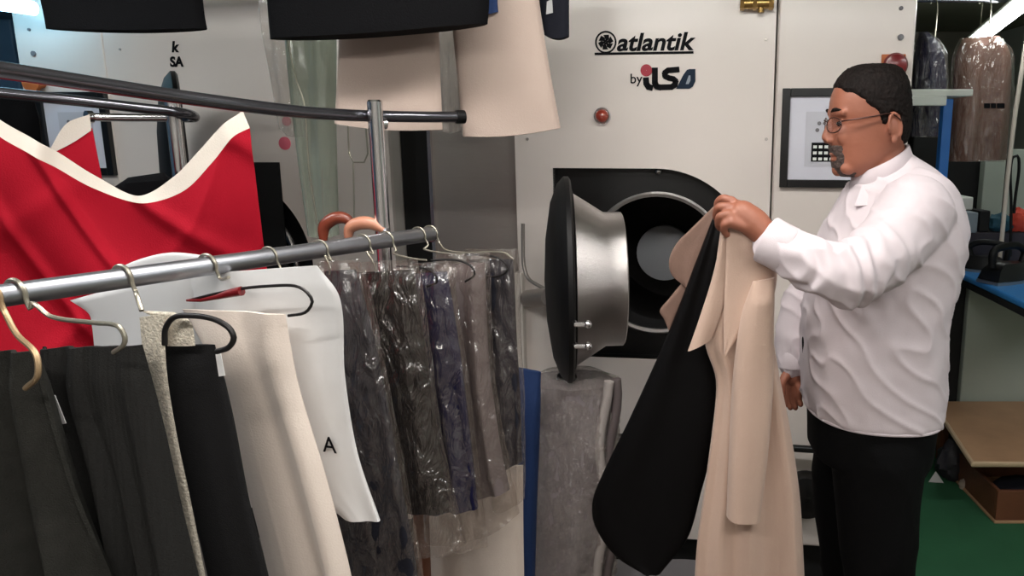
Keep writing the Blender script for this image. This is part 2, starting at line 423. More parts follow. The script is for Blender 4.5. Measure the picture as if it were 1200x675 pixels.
# marks on the panel
ul_, zl_ = fu(697, 63); ur_, _ = fu(815, 63); H = fu(755, 38)[1]-fu(755, 62)[1]
b = MB(); fbox(b, ul_, ur_-.006, zl_-.004, zl_+.003, 0, .003); b.build('logo_underline', M['print'], dry, False)
cu2, cz2 = fu(710, 49.5)
b = MB(); b.lathe([(.034, 0), (.034, .003), (.029, .003), (.029, 0)], fp(cu2, cz2), NF, 40); 
for k in range(6):
    a = k*math.pi/3; pts = []
    for r_, da in ((.003, 0), (.014, -.3), (.0245, .1), (.023, .85), (.012, .7)):
        pts.append(fp(cu2+r_*math.cos(a+da), cz2+r_*math.sin(a+da), .0005))
    b.prism(pts, NF*.0025)
b.lathe([(.007, 0), (.007, .003), (.0005, .003)], fp(cu2, cz2), NF, 16)
b.build('fan_emblem', M['print'], dry, False)
ua, za = fu(723, 60.5)
text('atlantik', 1, ua, za, fu(815, 60)[0]-ua, 'logo_lettering', M['print'], dry, shear=.22, bold=.026, height=fu(755, 39)[1]-fu(755, 60.5)[1])
ub, zb = fu(739, 101.5)
text('by', 1, ub, zb, fu(753, 98)[0]-ub, 'logo_small_lettering', M['print'], dry, bold=.008)
b = MB(); u_, z_ = fu(757.5, 82.5); disc_on(b, u_, z_, .0185, 0, .003); b.build('logo_dot', M['printred'], dry, False)
# heavy slanted lettering: i (stem), L, S, A as joined strokes
def stroke(b, pts, wd):
    for (x0, y0), (x1, y1) in zip(pts, pts[1:]):
        d = math.hypot(x1-x0, y1-y0); nx, ny = -(y1-y0)/d*wd/2, (x1-x0)/d*wd/2
        ex, ey = (x1-x0)/d*wd*.18, (y1-y0)/d*wd*.18
        q = [(x0+nx-ex, y0+ny-ey), (x1+nx+ex, y1+ny+ey), (x1-nx+ex, y1-ny+ey), (x0-nx-ex, y0-ny-ey)]
        b.prism([fp(*fu(x, y), .0005) for x, y in q], NF*.0025)
b = MB(); stroke(b, [(757, 92), (757.5, 98), (760, 102), (764, 103)], 7)
stroke(b, [(767.5, 80.5), (767.5, 97), (769.5, 101.5), (774, 102.5)], 7)
stroke(b, [(795, 81.5), (783, 82.5), (779, 85.5), (779.5, 89.5), (784, 91.5), (789, 92.5), (792, 95), (791, 99.5), (787, 102), (775, 102.3)], 6.6)
b.build('logo_heavy_lettering', M['print'], dry, False)
b = MB(); b.prism([fp(*fu(x, y), .0005) for x, y in ((792.5, 104), (801, 87.5), (805, 82), (808, 81), (815, 81), (815, 95), (812, 101.5), (808, 104))], NF*.0025)
lt_ = b.build('logo_heavy_lettering', M['printblue'], dry, False)
b = MB(); b.prism([fp(*fu(x, y), .003) for x, y in ((803.6, 98.6), (807.2, 88.6), (809.2, 88.6), (809.2, 94.5), (807, 98.6))], NF*.0006); b.build('letter_slit', mat('logo_pale_slit', (150, 160, 172), .5), lt_, False)
def screw(px, py, r, t, m='steelpanel'):
    u_, z_ = fu(px, py); b = MB(); disc_on(b, u_, z_, r, 0, .004, 16); b.build('screw', M[m], t)
for x, y in ((618, 163), (898, 163), (898, 46)): screw(x, y, .005, dry)
u_, z_ = fu(770, 201); b = MB(); b.ell(fp(u_, z_, -.045), (.013, .013, .013)); b.build('recess_bolt', M['chrome'], dry)
# pipework and blower below the hatch
b = MB(); u_, z_ = fu(715, 511, .06); u2, _ = fu(1010, 520, .06); b.tube([fp(u_-.12, z_, .0), fp(u_-.12, z_, .04), fp(u_-.09, z_, .06), fp(u2, z_-.01, .06), fp(u2+.03, z_-.01, .04), fp(u2+.03, z_-.01, 0)], .012); tag(b.build('rail_pipe', M['black']), 'black horizontal pipe low across the dryer and cabinet fronts behind the coat', 'pipe')
u_, z_ = fu(945, 583, .05)
b = MB(); b.lathe([(.001, .075), (.035, .075), (.05, .068), (.072, .06), (.076, .04), (.076, 0)], fp(u_, z_), NF, 32); BLOW = b

# --- control cabinet
cu0 = fu(907, 159)[0]; cu1 = fu(1068, 120)[0]
cc = thing('control_cabinet', fp((cu0+cu1)/2, 0, -.4), 'tall cream control cabinet with black framed display behind the man', 'cabinet')
b = MB(); fbox(b, cu0, cu1, .16, 2.2, -.95, -.012); b.build('cabinet_body', M['enamel2'], cc, False, .004)
b = MB(); fbox(b, cu0+.003, cu1-.003, .17, 2.19, -.012, .004); b.build('cabinet_door', M['enamel'], cc, False, .005)
b = MB(); fbox(b, cu0+.03, cu1-.03, 0, .16, -.95, -.06); b.build('plinth', M['blackmat'], cc, False)
ul_, zt_ = fu(917, 104); ur_ = fu(1022, 104)[0]; zb_ = fu(917, 219)[1]; fw = .024
def frame(ul, ur, zb, zt, fw, w0, w1):
    b = MB()
    fbox(b, ul, ul+fw, zb, zt, w0, w1); fbox(b, ur-fw, ur, zb, zt, w0, w1); fbox(b, ul+fw, ur-fw, zb, zb+fw, w0, w1); fbox(b, ul+fw, ur-fw, zt-fw, zt, w0, w1)
    return b
def display(t, ul, ur, zb, zt, fw, w0=.004, keys=True):
    fr = frame(ul, ur, zb, zt, fw, w0, w0+.02).build('display_frame', M['black'], t, False, .002)
    b = MB(); fbox(b, ul+fw, ur-fw, zb+fw, zt-fw, w0, w0+.008); b.build('display_panel', M['screen'], fr, False)
    W = ur-ul-2*fw; Hh = zt-zb-2*fw
    kx = ul+fw+W*.32
    b = MB(); fbox(b, kx-.02, kx+W*.5, zb+fw+Hh*.16, zb+fw+Hh*.82, w0+.008, w0+.0095); b.build('display_overlay', mat('overlay_grey', (205, 205, 214), .4), fr, False)
    b = MB(); fbox(b, kx, kx+W*.46, zb+fw+Hh*.22, zb+fw+Hh*.45, w0+.0095, w0+.011); b.build('keypad', M['print'], fr, False)
    b = MB()
    for i in range(6):
        for j in range(3):
            x = kx+.005+i*W*.46/6; z = zb+fw+Hh*(.235+.073*j); fbox(b, x, x+W*.05, z, z+Hh*.035, w0+.011, w0+.0125)
    b.build('keys', M['white'], fr, False)
    b = MB()
    for x, z, r in ((.02, .68, .006), (.035, .68, .0045), (.015, .6, .006)): disc_on(b, kx+x, zb+fw+Hh*z, r, w0+.0095, w0+.0115, 16)
    b.build('status_lights', M['grey'], fr, False)
BLOW.build('blower_cover', M['black'], cc)
display(cc, ul_, ur_, zb_, zt_, fw)
u_, z_ = fu(1046, 78); b = MB(); fbox(b, u_-.035, u_+.035, z_-.035, z_+.035, .004, .01); b.build('stop_button_plate', M['orange'], cc, False, .002)
b = MB(); b.lathe([(.016, .008), (.016, .03), (.034, .035), (.036, .045), (.03, .055), (.012, .06), (.001, .06)], fp(u_, z_), NF, 32); b.build('stop_button', M['redplastic'], cc)
for x, y in ((1055.5, 10), (1055, 44)):
    u_, z_ = fu(x, y); b = MB(); disc_on(b, u_, z_, .009 if y > 20 else .006, .004, .01, 20); b.build('cam_lock', M['grey'], cc)
# brass valve above the seam
u_, z_ = fu(887, 6, .03)
vt = thing('brass_valve', fp(u_, z_, .0), 'brass valve fitting on the seam between dryer and control cabinet, at the top edge', 'valve')
b = MB(); b.tube([fp(u_-.05, z_+.005, .03), fp(u_+.05, z_+.005, .03)], [.016, .016], 14); b.tube([fp(u_+.012, z_+.03, .03), fp(u_+.012, z_-.022, .03)], [.012, .009], 12); b.tube([fp(u_-.02, z_, .0), fp(u_-.02, z_, .03)], .01)
for s_ in (-.05, -.012, .035): b.lathe([(.001, s_), (.02, s_), (.02, s_+.012), (.001, s_+.012)], fp(u_, z_+.005, .03), E, 6)
b.build('valve_body', M['brass'], vt)
b = MB(); fbox(b, u_-.02, u_+.05, z_+.035, z_+.043, .022, .038); b.build('valve_lever', M['redplastic'], vt, False, .002)

# --- left-hand cabinet and dryer
cu0 = fu(29, 120)[0]; cu1 = fu(131, 120)[0]
lc = thing('control_cabinet', fp((cu0+cu1)/2, 0, -.4), 'cream control cabinet at far left behind the red cloth', 'cabinet')
b = MB(); fbox(b, cu0, cu1, .16, 2.2, -.95, -.012); b.build('cabinet_body', M['enamel2'], lc, False, .004)
b = MB(); fbox(b, cu0+.003, cu1-.003, .17, 2.19, -.012, .004); b.build('cabinet_door', M['enamel'], lc, False, .005)
b = MB(); fbox(b, cu0+.03, cu1-.03, 0, .16, -.95, -.06); b.build('plinth', M['blackmat'], lc, False)
display(lc, fu(45, 110)[0], fu(139, 200)[0], fu(95, 205)[1], fu(95, 108)[1], .026)
for x, y in ((36, 35), (41, 63)):
    u_, z_ = fu(x, y); b = MB(); disc_on(b, u_, z_, .009 if y > 40 else .005, .004, .01, 20); b.build('cam_lock', M['grey'], lc)
u_, z_ = fu(50, 97); b = MB(); b.lathe([(.02, .004), (.02, .03), (.034, .035), (.034, .05), (.001, .055)], fp(u_, z_), NF, 24); b.build('stop_button', M['orange'], lc)
ld, lu0, lu1, lcu, lcz = build_dryer(134, 455, (262, 312), .345, 225, 'cream tumble dryer on the left behind the rails, partly hidden by hanging covers')
# square black hatch edge to the right of the recess
b = MB(); ua, zt2 = fu(303, 190); ub2, zb2 = fu(348, 420); fbox(b, ua-.03, ub2, zb2, zt2, .001, .006); b.build('hatch_plate', M['blackmat'], ld, False)
build_door(ld, 0, 0, .30, 94, cone=False, place=(P(214, 200, 2.42), Vector((.86, .515, 0))))
ua, za = fu(199, 68)
text('k', 1, ua+.012, za+.018, .03, 'logo_lettering', M['print'], ld, shear=.2, bold=.03)
text('SA', 1, ua, za-.03, .05, 'logo_lettering', M['print'], ld, bold=.04, shear=.1, height=.035)
screw(141, 58, .004, ld)
# gap: steel side panel, and a dark sheet standing in for shade
pu0 = fu(512, 200, -.1)[0]; pu1 = fu(603, 200, 0)[0]-.004
sp = thing('steel_panel', fp((pu0+pu1)/2, 0, -.1), 'brushed steel cover panel between the two dryers', 'panel')
b = MB(); fbox(b, pu0, pu1, 0, 2.2, -.12, -.06); b.build('sheet', M['steelpanel'], sp, False, .004)
b = MB(); fbox(b, pu0-.008, pu0+.004, 0, 2.2, -.12, -.045); b.build('edge_trim', M['chrome'], sp, False)
b = MB(); fbox(b, lu1+.004, pu0-.012, 0, 2.2, -.14, -.085); tag(b.build('gap_shade_sheet', M['blackmat'], None, False, base=True), 'black sheet added as shade in the gap between left dryer and steel panel', 'board')

# ------------------------------------------------------------------ clothes rack
RA = P(0, 347, 1.06); RB = P(505, 271, 1.76); RB.z = RA.z
RD = (RB-RA).normalized()
def rail_at(px):
    best = None
    lo_, hi_ = -.8, 1.2
    for _ in range(50):
        m_ = (lo_+hi_)/2; q = RA+(RB-RA)*m_-CAM
        x = PX0+F*q.dot(RT)/q.dot(FWD)
        if x < px: lo_ = m_
        else: hi_ = m_
    return RA+(RB-RA)*m_
GD = Vector((.955, -.30, 0)).normalized(); GN = Vector((-.30, -.955, 0)).normalized()
rack = thing('clothes_rack', (RB.x, RB.y, 0), 'chrome tube clothes rack with a low rail and a curved dark upper rail', 'rack')
b = MB(); b.tube([RA-(RB-RA)*.5, RB], .0165, 20); b.tube([RB, RB+RD*.006], .019, 20); b.build('lower_rail', M['tube'], rack)
pt = P(439, 117, 1.70); pb = P(452, 280, 1.70)
b = MB(); b.tube([(pt.x, pt.y, 0), (pt.x, pt.y, pt.z-.004), (pt.x, pt.y, pt.z)], [.0165, .0165, .013], 20); b.build('post', M['chrome'], rack)
up = [P(-60, 74, 1.05), P(0, 82, 1.12), P(100, 97, 1.24), P(200, 112, 1.37), P(290, 124, 1.49), P(350, 131, 1.58), P(400, 134.5, 1.66), P(440, 136, 1.73), P(500, 137, 1.80), P(540, 137, 1.85)]
b = MB(); b.tube(spline(up, 60), .0125, 16); b.build('upper_rail', M['darktube'], rack)
q = up[-1]; dq = (up[-1]-up[-2]).normalized(); b = MB(); b.tube([q-dq*.012, q+dq*.008], .016, 16); b.build('end_cap', M['rubber'], rack)
b = MB(); b.tube([pt+Vector((-.01, .012, -.05)), pt+Vector((.012, .03, -.05))], .012, 12); b.build('rail_clamp', M['chrome'], rack)
for s_ in (-1, 1):
    b = MB(); b.tube([(pt.x, pt.y, .03), (pt.x+s_*RD.y*.25, pt.y-s_*RD.x*.25, .03)], .014, 12); b.build('foot', M['tube'], rack)
rk2 = thing('clothes_rack', P(215, 230, 1.85)*1, 'second dark rack rail with a chrome post behind the red cloth', 'rack'); 
l2 = [P(-60, 103, 1.55), P(0, 109, 1.6), P(80, 117, 1.67), P(160, 126, 1.75), P(205, 131, 1.8), P(222, 134, 1.84), P(228, 137, 1.9), P(224, 138, 1.96), P(205, 138, 2.0)]
rk2.location.z = 0; ORG[rk2.name].z = 0
b = MB(); b.tube(spline(l2, 50), .0115, 14); b.build('bent_rail', M['darktube'], rk2)
p2 = P(203, 132, 1.83); b = MB(); b.tube([(p2.x, p2.y, 0), (p2.x, p2.y, P(196, 118, 1.83).z)], .0165, 16); b.build('post', M['chrome'], rk2)
b = MB(); b.tube([P(104, 137, 1.74), P(150, 138, 1.79), P(200, 138, 1.83)], .009, 12); b.build('cross_bar', M['chrome'], rk2)
b = MB(); b.tube([P(101, 137, 1.735), P(108, 137, 1.745)], .014, 12); b.build('bar_cap', M['chrome'], rk2)

# ------------------------------------------------------------------ garments
def ripple(seed, freq, amp, grow=.65, sharp=.8, drift=.25, base=.35):
    rnd = random.Random(seed); ks = [(freq*rnd.uniform(.7, 1.4), rnd.random(), rnd.uniform(-drift, drift), rnd.uniform(.5, 1)) for _ in range(4)]
    def f(u, v):
        s_ = 0
        for fr, ph, dr, wt in ks:
            q = math.sin(2*math.pi*(fr*u+ph+dr*v)); s_ += wt*math.copysign(abs(q)**sharp, q)
        return amp*s_/2*(base+grow*v)
    return f
def cloth(Lp, Rp, p0, n, thick=.02, fold=None, nu=40, nv=44, crink=0, seed=0, edge=4, bulge=None, shift=0, sag=0):
    """closed flattened tube hung in the vertical plane through p0 with normal n (towards the room). Lp/Rp: left/right outline in the frame"""
    Ls = spline([(*p, 0) for p in Lp], nv); Rs = spline([(*p, 0) for p in Rp], nv)
    rings = []
    for j in range(nv):
        v = j/(nv-1); front = []; back = []
        for i in range(nu):
            u = i/(nu-1); q = Ls[j].lerp(Rs[j], u)
            base = onplane(q.x, q.y+sag*math.sin(math.pi*u)*v**3, p0, n)
            pr = max(0, 1-abs(2*u-1)**edge)**.5*min(1, .25+v*9)
            d = fold(u, v) if fold else 0
            c = crink*noise.noise(Vector((base.x*24, base.z*5, seed*7.1)))+crink*.45*noise.noise(Vector((base.x*55, base.z*34, seed*3.3))) if crink else 0
            front.append(base+n*(thick/2*pr+d+c+shift)); back.append(base-n*(thick/2*pr-d*.8+c*.6-shift))
        rings.append(front+back[::-1][1:-1] if pr < 1e-6 else front+back[::-1])
    b = MB(); b.loft(rings); return b
def pl(px, extra=0): return rail_at(px)+GN*extra

def hook_hanger(px, mat_, label, arm=None, reach=.055, name='wire_hanger', r=.0021):
    """a wire hook over the low rail at px, running on through the 3D points in arm"""
    c = rail_at(px); r0 = .0165+r+.0005
    t = thing(name, c, label, 'hanger')
    pts = []
    for k in range(13):
        a = math.radians(200-k*18)         # from the far side over the top to the near side
        pts.append(c+GD*(r0*math.cos(a))*1.0+Vector((0, 0, r0*math.sin(a))))
    last = pts[-1]
    tail = [last+Vector((0, 0, -.015))+GD*.006]+(arm or [last+Vector((0, 0, -.05))-GD*.004])
    b = MB(); b.tube(spline(pts+tail, 60), r, 8); b.build('hook', mat_, t)
    return t, pts[-1]
def on_g(px0, px, py, ex=0): return onplane(px, py, rail_at(px0)+GN*ex, GN)

# charcoal skirt at far left
o = cloth([(-90, 412), (-100, 520), (-110, 620), (-115, 880)], [(48, 412), (72, 500), (100, 595), (130, 680), (190, 880)], pl(8), GN, .03, ripple(3, 3.6, .034, .9, .7), 70, 50).build('hanging_skirt', M['char'], smooth=True)
tag(o, 'charcoal pleated skirt hanging leftmost on the low rail', 'skirt')
sk = o
t, e_ = hook_hanger(-12, mat('pale_bronze_wire', (176, 150, 116), .4, .6), 'pale bronze hook hanger holding the charcoal skirt at far left', [on_g(-5, 20, 392, .015), on_g(-5, 42, 415, .02), on_g(-5, 44, 440, .025), on_g(-5, 30, 455, .02)], r=.004, name='clothes_hanger')
# charcoal ribbed trousers
o = cloth([(42, 408), (52, 470), (85, 560), (115, 680), (150, 880)], [(163, 405), (186, 500), (206, 600), (226, 690), (262, 880)], pl(62), GN, .03, ripple(11, 4, .028, .9, .7), 70, 50).build('folded_trousers', M['char2'])
tag(o, 'dark charcoal ribbed trousers with white tag beside the pleated skirt', 'trousers')
b = MB(); c_ = [on_g(62, x, y, .034) for x, y in ((53, 464), (65, 463), (78, 496), (66, 498))]; b.prism(c_, GN*.001); b.build('care_tag', M['whitebag'], o, False)
t, e_ = hook_hanger(18, M['wire'], 'silver wire hanger with long sloping arm over the charcoal trousers', [on_g(30, 38, 355, .01), on_g(40, 60, 371, .015), on_g(50, 108, 378, .02), on_g(55, 138, 382, .03), on_g(60, 146, 394, .035), on_g(60, 145, 404, .036), on_g(60, 133, 413, .034)], r=.0034)
# black trousers with cream strap
o = cloth([(168, 404), (190, 470), (220, 570), (248, 690), (280, 880)], [(252, 404), (272, 490), (291, 590), (316, 690), (352, 880)], pl(135), GN, .026, ripple(21, 1.6, .004, .8), 50, 46).build('folded_trousers', M['blackwool'])
tag(o, 'plain black trousers hanging beside the cream knitted strap', 'trousers')
b = MB(); c_ = [on_g(135, x, y, .012) for x, y in ((253, 415), (259, 414), (264, 440), (257, 441))]; b.prism(c_, GN*.001); b.build('care_tag', M['whitebag'], o, False)
t, e_ = hook_hanger(143, M['wire'], 'wire trouser hanger with dark bar holding the black trousers', [on_g(135, 160, 345, .02), on_g(135, 166, 364, .03)], r=.0034)
b = MB(); b.tube(spline([on_g(135, x, y, .04) for x, y in ((193, 404), (194, 385), (204, 372), (225, 370), (250, 374), (268, 384), (274, 396), (268, 407), (254, 412))], 40), .0042, 10); b.build('trouser_bar', M['darkwire'], t)
st = cloth([(163, 372), (170, 440), (190, 530), (212, 625), (232, 700), (262, 860)], [(192, 368), (196, 440), (208, 515), (224, 590), (243, 690), (275, 860)], pl(135, .04), GN, .008, ripple(5, .5, .002), 16, 60, edge=6).build('knitted_strap', mat('cream_knit', (208, 200, 184), .9, bump=(260, 1), var=(140, .25)))
tag(st, 'long cream knitted strap draped over the hanger bar', 'strap')
b = cloth([(165, 364), (192, 380), (196, 405)], [(205, 366), (224, 378), (229, 405)], pl(135, .02), GN, .008, None, 14, 14); b.build('folded_end', st.data.materials[0], st)
# cream trousers
o = cloth([(215, 362), (255, 430), (285, 540), (322, 690), (350, 880)], [(335, 368), (350, 450), (384, 560), (418, 690), (452, 880)], pl(228), GN, .03, ripple(31, 1.9, .014, .9, .8), 56, 50).build('folded_trousers', M['ecru'])
tag(o, 'cream cotton trousers hanging on a dark wire hanger with red clip', 'trousers')
t, e_ = hook_hanger(243, M['wire'], 'dark wire hanger with red clip above the cream trousers', [on_g(228, 268, 325, .02)], name='clip_hanger', r=.003)
b = MB(); b.tube(spline([on_g(228, x, y, .026) for x, y in ((222, 352), (250, 345), (285, 338), (320, 335), (345, 335), (358, 341), (366, 353), (358, 366), (338, 370))], 40), .0026, 8); b.build('wire_bar', M['darkwire'], t)
b = MB(); pp = [on_g(228, x, y, .028) for x, y in ((219, 352), (235, 352), (255, 348), (268, 344), (283, 341))]; b.tube(pp, [.002, .003, .0045, .007, .008], 10); b.build('clip', M['redplastic'], t)
# white cover with a printed A
o = cloth([(222, 322), (240, 400), (290, 490), (345, 560), (404, 608)], [(372, 311), (399, 350), (405, 440), (420, 530), (446, 610)], pl(262), GN, .016, ripple(41, 1.2, .004), 50, 46).build('garment_cover', M['whitebag'])
tag(o, 'white garment cover printed with letter A behind the cream trousers', 'garment cover')
cu = bpy.data.curves.new('t', 'FONT'); cu.body = 'A'; cu.size = 1; cu.extrude = .002
to = bpy.data.objects.new('t', cu); COL.objects.link(to); me = bpy.data.meshes.new_from_object(to.evaluated_get(bpy.context.evaluated_depsgraph_get())); bpy.data.objects.remove(to)
p_ = on_g(262, 379, 529, .0135); b = MB(); k = .042
b.v = [p_+GD*(v.co.x*k-v.co.y*k*.0)+Vector((0, 0, v.co.y*k*1.0))+GN*(.001 if v.co.z > 0 else 0) for v in me.vertices]; b.f = [tuple(p.vertices) for p in me.polygons]
b.build('printed_letter', M['print'], o, False)
b = cloth([(82, 352), (103, 368), (106, 384), (107, 406)], [(240, 308), (242, 340), (243, 370), (244, 406)], pl(250, -.03), GN, .012, ripple(44, 1, .006), 26, 24); b.build('shoulder_flap', M['whitebag'], o)
b = cloth([(125, 322), (160, 305), (200, 296), (245, 300)], [(130, 330), (165, 330), (205, 330), (255, 320)], pl(250, -.07), GN, .01, None, 20, 24); b.build('back_flap', M['whitebag'], o)
hook_hanger(315, M['wire'], 'thin wire hook on the low rail above the white cover', [on_g(300, 322, 318, .0), on_g(300, 330, 330, 0)])

# plastic covered clothes in a row
def bagged(L_, R_, px, m, label, seed, name='bagged_trousers', thick=.035, amp=.007, freq=1.8, grow=0, cut=None, fm='film'):
    o = cloth(L_, R_, pl(px), GN, thick, ripple(seed, freq, amp, .8), 44, 44).build(name, m)
    tag(o, label, 'bagged garment', 'plastic covered clothes on the low rail')
    Lc = [(x-4, y-12 if i == 0 else y) for i, (x, y) in enumerate(L_)]; Rc = [(x+5, y-12 if i == 0 else y) for i, (x, y) in enumerate(R_)]
    if cut: Lc[-1] = cut[0]; Rc[-1] = cut[1]
    b = cloth(Lc, Rc, pl(px), GN, thick+.014, ripple(seed, freq, amp*1.1, .8), 90, 110, crink=.014, seed=seed, sag=7); b.build('plastic_cover', M[fm], o)
    return o
bagged([(380, 318), (382, 420), (392, 560), (402, 690), (415, 860)], [(418, 316), (446, 430), (470, 560), (492, 690), (505, 860)], 372, M['slate'], 'slate grey garment under clear plastic, next to the white cover', 51)
bagged([(412, 320), (428, 430), (450, 560), (470, 598)], [(484, 316), (500, 430), (516, 540), (524, 600)], 415, M['blackcloth'], 'black garment under clear plastic with a pale collar fold', 52, cut=((470, 640), (545, 640)))
bagged([(468, 322), (478, 430), (496, 520), (505, 600)], [(524, 318), (540, 420), (552, 520), (560, 596)], 450, M['navy'], 'navy garment under clear plastic in the middle of the bagged row', 53, cut=((495, 625), (572, 640)))
bagged([(512, 310), (522, 420), (535, 520), (550, 585)], [(568, 308), (572, 420), (585, 520), (596, 575)], 478, M['taupe'], 'taupe garment under wrinkled clear plastic, second from the right', 54, cut=((545, 630), (606, 604)))
e = bagged([(548, 304), (560, 400), (570, 480), (580, 555)], [(602, 304), (606, 400), (610, 460), (612, 540)], 500, M['slate'], 'dark garment under shiny clear plastic at the right end of the rail', 55, cut=((575, 590), (614, 585)))
for px, (mx, my), (ex, ey), lab in ((375, (381, 300), (386, 322), 'wire hook above the slate bagged garment'), (425, (430, 295), (440, 318), 'wire hook above the black bagged garment'), (452, (461, 297), (500, 305), 'wire hook above the navy bagged garment'), (490, (497, 292), (545, 298), 'wire hook above the taupe bagged garment')):
    hook_hanger(px, M['wire'], lab, [on_g(px, mx, my, .012), on_g(px, (mx+ex)/2+3, (my+ey)/2+2, .012), on_g(px, ex, ey, .012)])
t, _ = hook_hanger(504, M['wire'], 'wire hanger with wide shoulders at the right end of the rail', [on_g(500, 523, 293, .012), on_g(500, 545, 296, .012), on_g(500, 590, 296, .012), on_g(500, 602, 304, .01)])
for pts, px, lab in (([(465, 312), (490, 313), (506, 318), (512, 330), (500, 336)], 450, 0), ([(505, 305), (535, 305), (552, 312), (556, 322), (545, 330)], 478, 0), ([(545, 298), (575, 300), (590, 306), (595, 316), (582, 324), (560, 322)], 500, 0)):
    b = MB(); b.tube(spline([on_g(px, x, y, .028) for x, y in pts], 30), .0024, 8); tag(b.build('hanger_bar', M['darkwire']), {450: 'dark bent trouser bar over the navy bagged garment', 478: 'dark bent trouser bar over the taupe bagged garment', 500: 'dark bent trouser bar over the rightmost bagged garment'}[px], 'hanger bar')
o = cloth([(492, 560), (498, 620), (500, 690), (505, 860)], [(613, 545), (613, 620), (614, 690), (616, 860)], pl(505, -.05), GN, .05, ripple(60, 1.1, .006), 40, 30).build('long_coat', M['ecru'])
tag(o, 'long cream garment whose lower part shows beneath the plastic covers', 'coat')
o = cloth([(484, 560), (486, 620), (488, 690), (490, 860)], [(500, 560), (502, 620), (504, 690), (506, 860)], pl(490, -.02), GN, .03, None, 16, 20).build('brown_scarf', M['wooddark'])
tag(o, 'narrow dark brown garment beside the long cream garment', 'scarf')

# red hanging cloth with cream edging
RP = P(150, 260, 1.62); RDIR = Vector((.93, .36, 0)).normalized(); RN = Vector((.36, -.93, 0)).normalized()
def sheet(A, B, p0, n, fold=None, nu=30, nv=60, th=.003):
    As = spline([(*p, 0) for p in A], nv); Bs = spline([(*p, 0) for p in B], nv); fr = []; bk = []
    for j in range(nv):
        v = j/(nv-1); r1 = []; r2 = []
        for i in range(nu):
            u = i/(nu-1); q = As[j].lerp(Bs[j], u); base = onplane(q.x, q.y, p0, n); d = fold(v, u) if fold else 0
            r1.append(base+n*(d+th/2)); r2.append(base+n*(d-th/2))
        fr.append(r1+r2[::-1])
    b = MB(); b.loft(fr); return b
topred = [(-60, 110), (0, 158), (55, 190), (110, 222), (165, 238), (215, 224), (250, 190), (275, 160), (293, 150)]
def redfold(v, u): return .012*math.sin(9*v+3*u)+.020*math.sin(2*math.pi*(1.6*v-1.1*u))*(u+.15)+.012*math.exp(-(math.sin(10*v-5.4*u)/.3)**2)+.010*math.exp(-(math.sin(7*v+4.6*u)/.3)**2)*(.3+u)
rc = sheet(topred, [(-60, 440), (0, 440), (60, 440), (110, 440), (165, 440), (215, 440), (260, 440), (295, 430), (322, 400)], RP, RN, redfold, 80, 160).build('red_cloth', M['red'])
tag(rc, 'red cloth with cream edging draped in a curve behind the low rail', 'cloth')
sheet([(-60, 92), (0, 140), (55, 172), (110, 208), (160, 230), (202, 208), (234, 176), (262, 146), (284, 130)], topred, RP, RN, lambda v, u: redfold(v, u-1 if False else 0)-.012*(1-u), 10, 90).build('edging', M['cream'], rc)
sheet([(108, 150), (84, 165), (52, 182)], [(124, 232), (100, 226), (62, 196)], RP-RN*.10, RN, None, 12, 20).build('back_layer', M['red'], rc)
sheet([(105, 134), (78, 145), (58, 176)], [(107, 153), (84, 168), (52, 184)], RP-RN*.098, RN, None, 8, 20).build('back_edging', M['cream'], rc)
b = cloth([(126, 235), (135, 300)], [(205, 228), (215, 300)], RP-RN*.16, RN, .05, None, 20, 16)
o = cloth([(150, 208), (128, 226), (126, 260), (130, 330)], [(192, 202), (204, 214), (212, 260), (220, 330)], RP-RN*.14, RN, .07, None, 30, 24).build('black_hood', M['blackcloth'])
tag(o, 'black garment shoulder showing in the dip of the red cloth', 'garment')

# overhead rail and what hangs from it
OY = 2.0; OZ = 2.12
ohr = thing('overhead_rail', (-.6, OY, OZ), 'steel overhead garment rail above the picture, under the ceiling', 'rail')
b = MB(); b.tube([(-2.2, OY, OZ), (.35, OY, OZ)], .016, 14); b.build('tube', M['tube'], ohr)
for x in (-2.0, -.9, .3):
    b = MB(); b.tube([(x, OY, OZ), (x, OY, 2.35)], .008, 10); b.build('drop_rod', M['tube'], ohr)
YN = Vector((0, -1, 0))
def overhead(L_, R_, y, m, name, label, cat, thick=.03, fold=None, part=None, group=None, sag=4):
    o = cloth(L_, R_, Vector((0, y, 0)), YN, thick, fold, 44, 36, sag=sag).build(name, M[m]); tag(o, label, cat, group)
    q = o.location; zt = max((v.co.z for v in o.data.vertices))+q.z
    b = MB(); xs = q.x; b.tube(spline([(xs, y, zt-.02), (xs, y, (zt+OZ)/2), (xs+.01, OY+.02, OZ+.018), (xs, OY-.02, OZ+.016)], 16), .002, 8); b.build('hanger_hook', M['wire'], o)
    return o
overhead([(40, -80), (44, -20), (52, 22), (54, 34)], [(232, -80), (236, -20), (240, 18), (243, 34)], 1.85, 'blackcloth', 'hanging_jacket', 'black garment hem hanging overhead at the upper left', 'jacket', .06, ripple(71, 1, .004), sag=3)
overhead([(308, -80), (311, -20), (314, 20), (316, 46)], [(566, -80), (570, -40), (573, 0), (571, 28)], 1.80, 'blackcloth', 'hanging_jacket', 'wide black garment hem hanging overhead, above the curved rail end', 'jacket', .08, ripple(72, 1.2, .006))
overhead([(400, -80), (398, 0), (396, 80), (392, 145)], [(512, -80), (514, 0), (516, 80), (519, 152)], 1.90, 'beige', 'hanging_skirt', 'left beige panel skirt hanging behind the curved rail end', 'skirt', .03, ripple(73, 1, .006))
overhead([(528, -80), (528, 0), (536, 90), (543, 160)], [(630, -80), (632, 0), (644, 80), (657, 150)], 1.95, 'beige', 'hanging_skirt', 'right beige flared skirt hanging in front of the dryer edge', 'skirt', .04, ripple(74, .8, .006))
